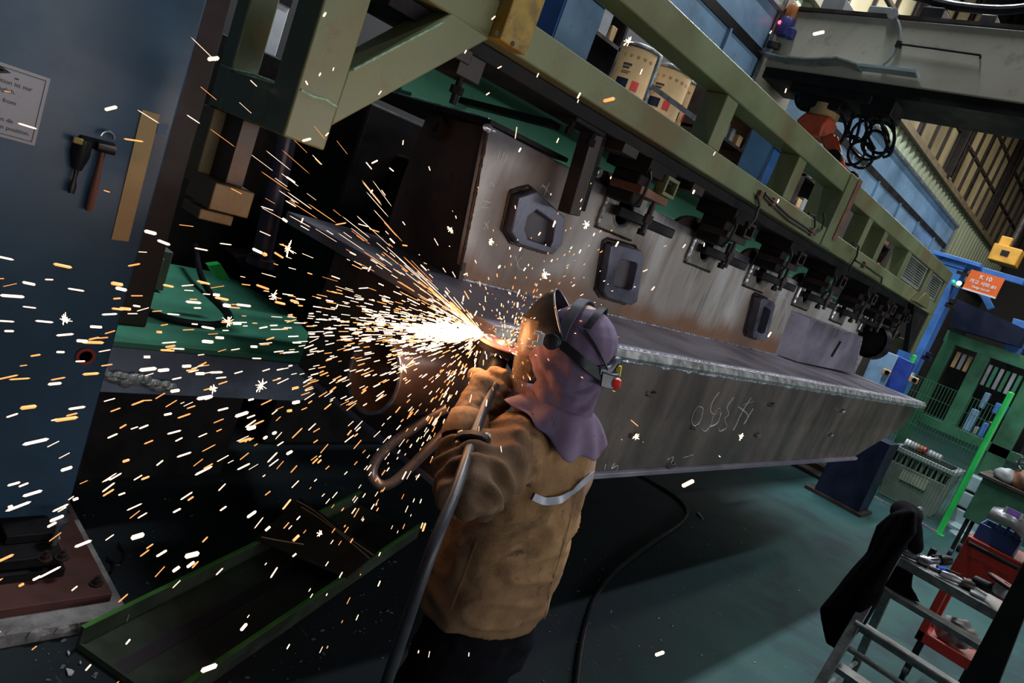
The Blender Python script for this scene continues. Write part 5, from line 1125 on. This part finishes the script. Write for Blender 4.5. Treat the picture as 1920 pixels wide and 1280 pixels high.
CL = paint('black_jacket_cloth', (.004, .0035, .005), .95, 0, .3, 8, (.007, .006, .008), .4, bump=.3)
CL.node_tree.nodes['Principled BSDF'].inputs['Specular IOR Level'].default_value = .08
me = fuse(jm, .011, 3, lambda c, n_: .008 * mnoise.noise(V((c.x * 10, c.y * 10, c.z * 5)))); meshobj('body', me, CL, jk)
m = MB(); m.sph(at(1700, 962, y=4.13), (.075, .12, .055)); m.caps(at(1704, 960, y=4.14), at(1716, 1022, y=4.2), .05, .04)
me = fuse(m, .010, 3, lambda c, n_: .008 * mnoise.noise(c * 14)); meshobj('collar', me, CL, jk)
m = MB(); m.loft([[at(u, v_, y=ly_ + dy) for u, v_, dy in r] for r in (((1660, 1050, .02), (1712, 1072, .02), (1712, 1072, .06), (1660, 1050, .06)), ((1655, 1085, .0), (1710, 1102, .0), (1710, 1102, .06), (1655, 1085, .06)), ((1648, 1096, -.01), (1728, 1132, -.01), (1728, 1132, .04), (1648, 1096, .04)))])
me = fuse(m, .010, 2, lambda c, n_: .006 * mnoise.noise(c * 20)); meshobj('sleeve', me, CL, jk)
# tools on the platform
pz = .996
def PT(u, v_, h=0.0): return at(u, v_, z=pz + h)
def airtool(name, a, b, lab, head):
    o = thing(name, lab, 'tool', tuple((a + b) / 2)); d = (b - a).normalized()
    m = MB(); m.tube([a, a.lerp(b, .25), a.lerp(b, .6), b], [.018, .021, .019, .015], 14); obj('body', m, M['steel'], o)
    m = MB(); m.lathe([(.026, -.01), (.028, .02), (.022, .045)], b, d, 14); obj('head', m, M[head], o)
    m = MB(); m.beam(a.lerp(b, .15) + V((0, 0, .026)), a.lerp(b, .8) + V((0, 0, .030)), .012, .008); obj('lever', m, M['black'], o, .003)
    m = MB(); m.lathe([(.010, 0), (.012, .03), (.008, .05)], a, -d, 10); obj('air_fitting', m, M['darksteel'], o)
    return o
airtool('air_grinder', PT(1692, 1032, .022), PT(1725, 1048, .022), 'silver air tool lying nearest the draped black jacket', 'steel')
o = airtool('air_grinder', PT(1738, 1050, .024), PT(1766, 1050, .05), 'short silver air tool with a black raised trigger on the platform', 'black')
m = MB(); m.box(PT(1748, 1036, .06), (.03, .035, .05)); obj('trigger_guard', m, M['black'], o, .006)
airtool('air_grinder', PT(1762, 1072, .022), PT(1806, 1092, .022), 'long chrome air tool below the blue marker on the platform', 'darksteel')
m = MB(); a = PT(1757, 1062, .045); b = PT(1782, 1070, .045); m.tube([a, a.lerp(b, .85), b], [.008, .008, .004], 8); o = tag(obj('blue_marker', m, paint('blue_marker', (.01, .08, .75), .4)), 'bright blue marker pen lying across the air tools', 'pen')
m = MB(); q = [PT(u, v_, .004) for u, v_ in ((1818, 1098), (1836, 1100), (1850, 1118), (1846, 1126), (1818, 1112))]; m.prism(q, (0, 0, .012)); tag(obj('grey_rag', m, M['grey'], None, .003), 'flat grey rag on the ladder platform beside the disc grinder', 'rag')
m = MB(); m.beam(PT(1812, 1088, .02), PT(1850, 1106, .02), .03, .03); tag(obj('black_tool_case', m, M['black'], None, .006), 'narrow black tool case along the back of the platform', 'case')
dg_ = thing('disc_grinder', 'angle grinder standing upside down with its brown disc facing up', 'grinder', tuple(PT(1870, 1110)))
p = at(1886, 1096, y=ly_ + .1); nrm = V((.12, .10, 1)).normalized()
m = MB(); m.lathe([(.075, -.002), (.082, -.006), (.084, .004), (.078, .004)], p, nrm, 30); obj('guard', m, M['black'], dg_)
m = MB(); m.lathe([(.076, .004), (.076, .008), (.012, .008), (.012, .012), (.001, .012)], p, nrm, 30); obj('disc', m, paint('brown_disc', (.16, .07, .06), .7), dg_)
m = MB(); m.lathe([(.035, -.005), (.038, -.04), (.028, -.06)], p, nrm, 16); obj('gear_head', m, M['alu'], dg_)
m = MB(); m.tube([p - nrm * .035, p + V((-.05, .04, -.06)), p + V((-.12, .06, -.065))], [.03, .028, .024], 12); obj('body', m, M['black'], dg_)
# red tool cart
ct = thing('tool_cart', 'red sheet metal tool cart with a black push handle behind the ladder', 'cart', (-.2, 5.5, 0))
cy0 = 5.3
def cb_(n_, a, b, bev=.005, mt=None): m = MB(); m.lohi(a, b); return obj(n_, m, mt or M['red'], ct, bev)
cb_('bin_body', (-.46, cy0, .79), (.15, cy0 + .4, 1.05))
m = MB(); m.tube([(-.44, cy0 + .0, 1.02), (-.43, cy0 - .05, 1.02), (-.17, cy0 - .05, 1.02), (-.16, cy0, 1.02)], .014, 10); obj('push_handle', m, M['black'], ct)
for x_ in (-.46, -.15):
    cb_('leg', (x_, cy0, .30), (x_ + .045, cy0 + .045, .79)); cb_('leg', (x_, cy0 + .36, .30), (x_ + .045, cy0 + .40, .79))
cb_('frame_rail', (-.46, cy0, .66), (-.11, cy0 + .03, .70)); cb_('frame_rail', (-.46, cy0, .30), (-.11, cy0 + .03, .37)); cb_('shelf', (-.46, cy0 + .03, .31), (-.11, cy0 + .4, .325))
for x_ in (-.42, -.14):
    m = MB(); m.lathe([(.05, -.015), (.05, .015)], (x_, cy0 + .05, .05), (1, 0, 0), 14); m.lohi((x_ - .02, cy0 + .03, .05), (x_ + .02, cy0 + .07, .30)); obj('castor', m, M['rubber'], ct)
for k in range(8):
    m = MB(); m.lohi((-.40 + k * .028, cy0 - .003, .93 + .008 * (k % 3)), (-.385 + k * .028, cy0, .945)); obj('faded_stencil', m, paint('dark_stencil', (.10, .015, .012), .6) if k == 0 else bpy.data.materials['dark_stencil'], ct)
m = MB(); m.sph((-.29, cy0 + .2, .42), (.13, .12, .09), n=16, m=10); me = fuse(m, .012, 1, lambda c, n_: .025 * mnoise.noise(c * 16)); me.materials.clear(); me.materials.append(M['grey']); tag(obj('wrapped_bundle', me, M['grey']), 'grey plastic wrapped bundle on the lower shelf of the red cart', 'bundle')
bb = thing('blue_bin', 'blue plastic bin sitting in the top of the red cart', 'bin', (-.38, cy0 + .2, 1.05))
m = MB(); m.frame([(-.44, cy0 + .06, 1.05), (-.22, cy0 + .06, 1.05), (-.22, cy0 + .34, 1.05), (-.44, cy0 + .34, 1.05)], [(-.43, cy0 + .07, 1.05), (-.23, cy0 + .07, 1.05), (-.23, cy0 + .33, 1.05), (-.43, cy0 + .33, 1.05)], (0, 0, .10)); obj('wall', m, paint('navy_blue_bin', (.02, .05, .16), .4), bb, .003)
m = MB(); m.lohi((-.43, cy0 + .07, 1.051), (-.23, cy0 + .33, 1.06)); obj('floor', m, M['navy'], bb)
for k, (dx, h_, mt) in enumerate(((.0, .16, 'brightblue'), (.04, .14, 'yellow'), (-.05, .12, 'alu'))):
    m = MB(); m.cyl((-.32 + dx, cy0 + .15, 1.06), (-.30 + dx, cy0 + .13, 1.06 + h_), .008, n=8); tag(obj('screwdriver', m, M[mt]), ['blue handled screwdriver', 'yellow handled screwdriver', 'silver rod'][k] + ' standing in the blue bin', 'tool')
mk = thing('welding_mask', 'clear grey welding face mask with a violet lens resting on the red cart', 'mask', (-.28, cy0 + .1, 1.06))
MKM = paint('smoky_mask_shell', (.085, .083, .08), .3, 0, .2, 8, (.08, .07, .065), .5)
rg = []
for i in range(9):
    t_ = i / 8; row = []
    for k in range(13):
        a_ = math.pi * (k / 12); r_ = .125 * (.55 + .45 * math.sin(math.pi * min(1, t_ * .8 + .18)))
        row.append(V((-.42 + .34 * t_, cy0 + .1 + math.cos(a_) * r_, 1.21 + .03 * math.sin(t_ * 3) - .15 * t_ * t_ + math.sin(a_) * r_ * .62)))
    for k in range(12, -1, -1):
        a_ = math.pi * (k / 12); r_ = .121 * (.55 + .45 * math.sin(math.pi * min(1, t_ * .8 + .18)))
        row.append(V((-.42 + .34 * t_, cy0 + .1 + math.cos(a_) * r_, 1.207 + .03 * math.sin(t_ * 3) - .15 * t_ * t_ + math.sin(a_) * r_ * .62)))
    rg.append(row)
m = MB(); m.loft(rg); obj('shell', m, MKM, mk)
m = MB(); m.box((-.315, cy0 + .045, 1.292), (.07, .006, .045), Matrix.Rotation(-.9, 3, 'X')); obj('lens', m, paint('violet_lens', (.07, .03, .14), .15), mk)
m = MB(); m.box((-.315, cy0 + .047, 1.288), (.10, .006, .065), Matrix.Rotation(-.9, 3, 'X')); obj('lens_frame', m, MKM, mk)
# ------------------------------------------------------------------ floor things
fh = thing('floor_hose', 'black hose snaking across the teal floor beside the worker', 'hose', tuple(at(1150, 1075, z=0)))
m = MB(); m.tube(smooth_path([at(u, v_, z=.016) for u, v_ in ((1180, 880), (1225, 905), (1268, 932), (1288, 958), (1275, 982), (1215, 1022), (1152, 1072), (1116, 1120), (1096, 1180), (1085, 1240), (1078, 1310), (1076, 1400))]), .015, 10); obj('hose', m, M['rubber'], fh)
u_ = V((-.405, .914, 0)).normalized(); n_ = V((.914, .405, 0)).normalized(); O = V((-2.2, .98, 0)); Wd, Ln, Hh, th_ = .433, 1.83, .075, .012
tr_ = thing('steel_channel', 'dark steel channel section with green edges lying open on the floor', 'channel', tuple(O))
def TP(a, b, z_): return O + n_ * a + u_ * b + V((0, 0, z_))
GEDGE = paint('green_edge_paint', (.07, .24, .035), .5, 0, .2, 6, (.04, .09, .02), .5); CHM = paint('grimy_green_channel', (.055, .07, .045), .5, .2, .3, 5, (.03, .03, .028), .8)
m = MB(); m.prism([TP(0, 0, .004), TP(Wd, 0, .004), TP(Wd, Ln, .004), TP(0, Ln, .004)], (0, 0, .012)); wb_ = obj('web', m, CHM, tr_)
m = MB(); m.prism([TP(Wd * .36, .02, .0165), TP(Wd * .50, .02, .0165), TP(Wd * .52, Ln - .1, .0165), TP(Wd * .40, Ln - .1, .0165)], (0, 0, .0015)); obj('stain_strip', m, paint('dark_violet_stain', (.035, .025, .032), .6), wb_)
for a in (0, Wd - th_):
    m = MB(); m.prism([TP(a, 0, .016), TP(a + th_, 0, .016), TP(a + th_, Ln, .016), TP(a, Ln, .016)], (0, 0, Hh)); fl = obj('side_flange', m, CHM, tr_)
    m = MB(); m.prism([TP(a - .002, 0, .016 + Hh), TP(a + th_ + .004, 0, .016 + Hh), TP(a + th_ + .004, Ln, .016 + Hh), TP(a - .002, Ln, .016 + Hh)], (0, 0, .003)); obj('painted_edge', m, GEDGE, fl)
m = MB(); m.prism([TP(th_, 0, .016), TP(Wd - th_, 0, .016), TP(Wd - th_, .01, .016), TP(th_, .01, .016)], (0, 0, .012)); obj('end_lip', m, CHM, tr_)
pq = [at(u, v_, z=z_) for u, v_, z_ in ((478, 1012, .10), (560, 936, .12), (706, 1040, .105), (652, 1086, .098))]
pt_ = thing('scrap_plate', 'dark brown scrap plate lying across the far end of the green edged channel', 'plate', tuple(sum(pq, V((0, 0, 0))) / 4))
m = MB(); m.prism(pq, (0, 0, .014)); obj('plate', m, paint('brown_scrap_steel', (.045, .032, .024), .5, .4, .25, 6, (.025, .018, .015), .6), pt_, .003)
for pts in (((556, 938, .136), (590, 958, .134), (640, 998, .128), (700, 1040, .12)), ((565, 950, .134), (600, 972, .131), (650, 1010, .126), (692, 1046, .118)), ((490, 1006, .117), (520, 1012, .117), (570, 1020, .117))):
    m = MB(); m.tube(smooth_path([at(u, v_, z=z_) for u, v_, z_ in pts]), .0025, 5); obj('cut_line', m, M['tan'], pt_)
# floor debris
for k, (u, v_, s_) in enumerate(((132, 1262, .022), (128, 1225, .008), (150, 1243, .006), (210, 1040, .0),)):
    if s_ == 0: continue
    p = at(u, v_, z=.004); m = MB(); m.prism([p + V((random.uniform(-1, 1) * s_ * .5 + s_ * math.cos(q_), s_ * .5 * math.sin(q_), 0)) for q_ in (0, 1.3, 2.6, 4, 5.2)], (0, 0, .006)); tag(obj('paint_flake', m, M['white']), ['largest pale paint flake on the floor below the channel end', 'small pale flake by the channel corner', 'tiny pale crumb beside the channel end'][k], 'flake')
m = MB(); m.tube(smooth_path([at(u, v_, z=.012) for u, v_ in ((222, 1018), (233, 1035), (228, 1050), (215, 1054), (200, 1045), (213, 1054), (208, 1072))]), .005, 6); tag(obj('wire_scrap', m, M['rubber']), 'thin black scrap wire on the floor beside the grout bed', 'wire')
m = MB(); p = at(1312, 967, z=.01); m.beam(p + V((-.05, .05, 0)), p + V((.05, -.03, 0)), .012, .012); tag(obj('metal_offcut', m, M['steel']), 'small bright metal offcut on the dark floor near the hose', 'offcut')
crumbs = MB()
for k in range(560):
    if k < 360: u, v_ = random.uniform(640, 1500), random.uniform(980, 1279)
    else: u, v_ = random.uniform(60, 640), random.uniform(900, 1279)
    p = at(u, v_, z=.002)
    if p.y > 7: continue
    s_ = random.choice((.001, .0015, .002, .0025, .005)); d_ = V((random.uniform(-1, 1), random.uniform(-1, 1), 0)).normalized() * s_ * random.uniform(1, 2.2); e_ = V((-d_.y, d_.x, 0)) * .5
    crumbs.prism([p - d_ - e_, p + d_ - e_, p + d_ * .6 + e_, p - d_ + e_], (0, 0, .002))
o = obj('metal_crumbs', crumbs, paint('pale_crumbs', (.16, .17, .19), .5)); tag(o, 'fine pale metal crumbs scattered over the floor around the worker', 'debris', kind='stuff')

# ------------------------------------------------------------------ sparks: flights from the disc, each caught as a short glowing sliver
HOT = glow('white_hot_spark', (1.0, .66, .46), 1.9); JET = glow('jet_spark', (1.0, .70, .45), 7); WARM = glow('orange_hot_spark', (1.0, .36, .10), 1.25); RED = glow('cooling_red_spark', (1.0, .16, .03), 4)
rnd = random.Random(11)
camR, camU, camB = V(RW.col[0]), V(RW.col[1]), V(RW.col[2])
def pix(p):
    q = RW.transposed() @ (p - CAM)
    return (CX + F * q.x / -q.z, CY - F * q.y / -q.z, -q.z)
sparks = []
G9 = V((0, 0, -9.81))
def fly(v0, t, k=1.2, o=None):
    """drag-slowed ballistic flight"""
    e = (1 - math.exp(-k * t)) / k
    return (o or SPARK_O) + v0 * e + G9 * (0.5 * t * t * .4), v0 * math.exp(-k * t) + G9 * t * .3
main = (at(560, 584, d=1.62) - SPARK_O).normalized()
def rdir(axis, spread):
    a = axis.orthogonal().normalized(); b = axis.cross(a); q_ = rnd.uniform(0, 2 * math.pi); s_ = abs(rnd.gauss(0, spread))
    return (axis + (a * math.cos(q_) + b * math.sin(q_)) * math.tan(min(s_, 1.35))).normalized()
def add(p, v, L, r, kind):
    u, v_, z_ = pix(p)
    if z_ < .28 or not (-40 < u < 1960 and -40 < v_ < 1320) or p.z < .02: return
    if p.x < -2.72 and p.y < 1.08: return
    if u > 1160 and rnd.random() < .5: return
    sparks.append((p, v.normalized(), L, r, kind, L * r / z_ ** 2))
# core jet
for i in range(900):
    v0 = rdir(main, .16) * rnd.uniform(3, 8); t = abs(rnd.gauss(0, .035)) + .002; p, v = fly(v0, t, 2.5); add(p, v, rnd.uniform(.008, .032), rnd.uniform(.0007, .0014), 'J')
for i in range(620):
    v0 = rdir(main, .34) * rnd.uniform(2.5, 8); t = rnd.uniform(.0, .12); p, v = fly(v0, t, 2.2); add(p, v, rnd.uniform(.008, .03), rnd.uniform(.0006, .0012), 'H' if rnd.random() < .75 else 'W')
# upper fan of long thin streaks
fan = (at(560, 330, d=2.05) - SPARK_O).normalized()
for i in range(120):
    v0 = rdir(fan, .15) * rnd.uniform(4, 9); t = rnd.random() ** 1.6 * .15; p, v = fly(v0, t, 1.6); add(p, v, rnd.uniform(.025, .11), rnd.uniform(.0005, .0009), 'H' if rnd.random() < .5 else 'W')
# long fall to the left and below
for i in range(440):
    v0 = rdir(main, .38) * rnd.uniform(1.5, 6); t = rnd.uniform(.06, .5); p, v = fly(v0, t, 1.6); add(p, v, rnd.uniform(.009, .032), rnd.uniform(.0008, .0018), 'H' if rnd.random() < .5 else 'W')
dn = (at(700, 900, d=2.0) - SPARK_O).normalized()
for i in range(220):
    v0 = rdir(dn, .42) * rnd.uniform(.8, 4); t = rnd.uniform(.02, .30); p, v = fly(v0, t, 1.6); add(p, v, rnd.uniform(.005, .018), rnd.uniform(.0008, .0016), 'H' if rnd.random() < .5 else 'W')
# bounced and scattered, short grains over the girder and the worker
bs = (at(1010, 480, d=2.15) - SPARK_O).normalized()
for i in range(330):
    v0 = rdir(bs, .75) * rnd.uniform(.4, 3.2); t = rnd.uniform(.02, .30); p, v = fly(v0, t, 1.4); p += V((.10, -.02, 0)); add(p, v, rnd.uniform(.003, .009), rnd.uniform(.0008, .0016), 'H' if rnd.random() < .45 else 'W')
for i in range(60):
    u, v_ = rnd.uniform(560, 1480), rnd.uniform(20, 640); p = at(u, v_, d=rnd.uniform(1.2, 1.75)); add(p, rdir(V((-.1, -.1, -1)), .4), rnd.uniform(.004, .011), rnd.uniform(.0010, .0018), 'H')
# near drops passing the lens side
for i in range(110):
    u, v_ = rnd.uniform(-10, 560) ** 1.0, rnd.triangular(380, 1250, 640); p = at(u, v_, d=rnd.uniform(.85, 1.4)); add(p, rdir(p - SPARK_O + V((0, 0, .05)), .06), rnd.uniform(.008, .036), rnd.uniform(.0012, .0028), 'H' if rnd.random() < .7 else 'W')
for (u, v_, d_) in ((1290, 906, .75), (1502 - 360, 187, .9), (1535, 62, .9), (392, 1252, .7), (258, 1005, .75), (360, 1040, .75), (1237, 1225, 1.1), (400, 110, .9), (208, 203, .9), (575, 262, 1.2)):
    add(at(u, v_, d=d_), rdir(V((-.4, -.6, -.5)), .15), .016, .0026, 'H' if u != 1142 else 'W')
ICO = None
def sliver(mb, p, d, L, r):
    a = d.orthogonal().normalized() * r; b = d.cross(a).normalized() * r; c0 = p - d * (L * .5); c1 = p + d * (L * .5)
    ring = [c0 + a, c0 + b, c0 - a, c0 - b, c1 + a, c1 + b, c1 - a, c1 - b]
    mb.add(ring + [c0 - d * r, c1 + d * r], [(0, 1, 5, 4), (1, 2, 6, 5), (2, 3, 7, 6), (3, 0, 4, 7), (8, 1, 0), (8, 2, 1), (8, 3, 2), (8, 0, 3), (9, 4, 5), (9, 5, 6), (9, 6, 7), (9, 7, 4)])
sparks.sort(key=lambda s_: -s_[5])
sm = {}
for k_, mt in (('H', HOT), ('W', WARM), ('J', JET)):
    mb = MB(); sliver(mb, V((0, 0, 0)), V((0, 1, 0)), .76, .12); sm[k_] = mesh_from('spark_' + k_, mb, mt, 60)
NI = 290
for (p, v, L, r, kind, _) in sparks[:NI]:
    o = bpy.data.objects.new('spark', sm[kind]); COL.objects.link(o); o.location = p
    o.rotation_mode = 'QUATERNION'; o.rotation_quaternion = V((0, 1, 0)).rotation_difference(v); o.scale = (r / .12, L, r / .12)
    u, v_, z_ = pix(p); tint = 'white hot' if kind != 'W' else 'orange'
    where = ('in front of the blue column' if u < 380 - .272 * v_ else 'above the near gantry leg and dark headstock' if v_ < 500 and u < 860 else 'over the green plinth and bare floor left of the worker' if u < 640
             else 'around the tube stub and slotted link' if u < 880 and v_ > 640 else 'in the bright jet at the disc' if u < 930 and v_ > 500 else 'beside the worker or in front of the girder')
    tag(o, tint + ' spark flying ' + where, 'spark', tint + ' sparks ' + where)
rest = {'H': MB(), 'W': MB(), 'J': MB()}
for (p, v, L, r, kind, _) in sparks[NI:]: sliver(rest[kind], p, v, L, r)
# bursting sparks with fine rays
stars = MB()
for (u, v_, d_, R_) in ((541, 467, 1.9, .022), (428, 603, 1.75, .016), (490, 722, 1.8, .018), (120, 600, 1.2, .012), (1100, 420, 2.0, .012), (1022, 515, 2.1, .016), (845, 430, 2.1, .012), (920, 452, 2.1, .012), (514, 553, 1.8, .012), (400, 730, 1.7, .014), (1180, 78, 1.6, .010), (755, 690, 2.0, .014), (1192, 818, 1.95, .010), (1390, 818, 1.9, .010), (600, 1000, 1.6, .008)):
    c = at(u, v_, d=d_)
    for k in range(22):
        dr = rdir(V((0, 0, 1)), 1.2) * (1 if rnd.random() < .5 else -1); ln = R_ * rnd.uniform(.3, 1.2); sliver(stars, c + dr * ln * .5, dr, ln, .00045)
    stars.sph(c, .0022 * R_ / .014, n=8, m=5)
tag(obj('spark_shower', rest['H'], HOT, None, 0, 0), 'dense white shower of fine sparks streaming from the grinding disc', 'sparks', kind='stuff')
tag(obj('spark_jet', rest['J'], JET, None, 0, 0), 'white hot jet of sparks bursting from the rim of the grinding disc', 'sparks', kind='stuff')
tag(obj('ember_shower', rest['W'], WARM, None, 0, 0), 'finer orange embers mixed into the spark shower', 'sparks', kind='stuff')
tag(obj('spark_bursts', stars, glow('burst_spark', (1, .6, .28), 14), None, 0, 0), 'small bursting sparks with fine rays over the shower', 'sparks', kind='stuff')
